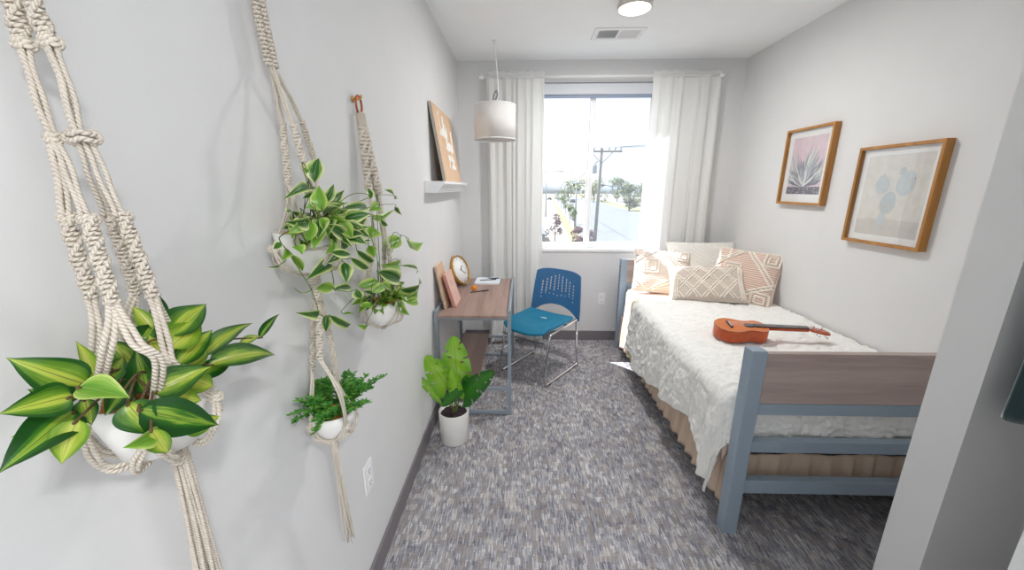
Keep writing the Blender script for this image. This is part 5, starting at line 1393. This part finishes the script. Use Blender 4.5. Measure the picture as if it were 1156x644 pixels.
# small low building and green container at the left edge
b_ = thing('low_building', 'small low building with a pale blue-grey roof at the left edge of the window view', 'building', (1.6, 44, GZ))
m = MB(); m.box(-1, 40, GZ, 2.4, 50, GZ+1.15); build('building_wall', m, ext['stucco'], b_); m = MB(); m.prism([(-1.3,GZ+1.15),(2.7,GZ+1.15),(2.55,GZ+1.3),(1.1,GZ+1.75),(-1.1,GZ+1.3)], lambda x, z, y: (x, y, z), 39.6, 50.4); build('roof', m, ext['roof'], b_)
g_ = thing('green_container', 'green container standing in front of the low building', 'container', (1.4, 33, GZ))
m = MB(); m.box(.2, 32, GZ, 2.35, 34, GZ+1.1); build('container_body', m, ext['green'], g_, bevel=.05); m = MB(); m.box(.1, 31.9, GZ+1.1, 2.45, 34.1, GZ+1.22); build('lid', m, ext['teal'], g_, bevel=.03)

# ------------------------------------------------------------------ light
sun = bpy.data.lights.new('sun', 'SUN'); sun.energy = 10.5; sun.angle = .009; sun.color = (1, .99, .97)
so = bpy.data.objects.new('sun', sun); C.objects.link(so); so.location = (-10, 30, 30)
so.rotation_euler = V((1, -1, -1.83)).to_track_quat('-Z', 'Y').to_euler()
w = bpy.data.worlds.new('sky'); bpy.context.scene.world = w; w.use_nodes = True
bg = w.node_tree.nodes['Background']; bg.inputs[0].default_value = (.94, .97, 1, 1); bg.inputs[1].default_value = 1.05
lt = bpy.data.lights.new('ceiling_light_glow', 'AREA'); lt.shape = 'DISK'; lt.size = .18; lt.energy = 13; lt.color = (1, .99, .97)
lo = bpy.data.objects.new('ceiling_light_glow', lt); C.objects.link(lo); lo.location = (.681, 2.69, H-.05)

# ------------------------------------------------------------------ camera
cam = bpy.data.cameras.new('camera'); co = bpy.data.objects.new('camera', cam); C.objects.link(co)
cam.sensor_fit = 'HORIZONTAL'; cam.sensor_width = 36; cam.lens = 429.64/1156*36; cam.clip_start = .02; cam.clip_end = 1000
pi_, ya, ro = .2507, -.0263, -.0013
f = V((math.sin(ya)*math.cos(pi_), math.cos(ya)*math.cos(pi_), -math.sin(pi_))); r = V((math.cos(ya), -math.sin(ya), 0)); u = r.cross(f)
r2 = r*math.cos(ro)+u*math.sin(ro); u2 = u*math.cos(ro)-r*math.sin(ro)
co.matrix_world = Matrix(((r2.x,u2.x,-f.x,0),(r2.y,u2.y,-f.y,0),(r2.z,u2.z,-f.z,1.55),(0,0,0,1)))
S = bpy.context.scene; S.camera = co
S.view_settings.view_transform = 'Standard'; S.view_settings.look = 'None'; S.view_settings.gamma = 1; S.view_settings.use_curve_mapping = False
hl = thing('added_fill_light', 'round flush ceiling light added unseen behind the viewpoint to brighten the room', 'ceiling light', (.75, -.75, H))  # unseen lamp added behind the camera to lift the room's brightness
m = MB(); m.lathe([(.13,H),(.135,H-.01),(.13,H-.036),(.12,H-.034)], (.75,-.75,0), 40, cap=False); build('rim', m, M['trimw'], hl)
m = MB(); m.lathe([(.125,H-.02),(.122,H-.036),(.07,H-.045),(0,H-.047)], (.75,-.75,0), 40); build('diffuser', m, M['lamp'], hl)
l2 = bpy.data.lights.new('added_fill_glow', 'AREA'); l2.shape = 'DISK'; l2.size = .24; l2.energy = 19; l2.color = (1, 1, 1)
l2o = bpy.data.objects.new('added_fill_glow', l2); C.objects.link(l2o); l2o.location = (.75, -.75, H-.055)
S.view_settings.exposure = 0.80
S.cycles.use_denoising = True; S.cycles.max_bounces = 10; S.cycles.diffuse_bounces = 6; S.cycles.transparent_max_bounces = 24; S.cycles.sample_clamp_indirect = 6
S.cycles.caustics_reflective = False; S.cycles.caustics_refractive = False
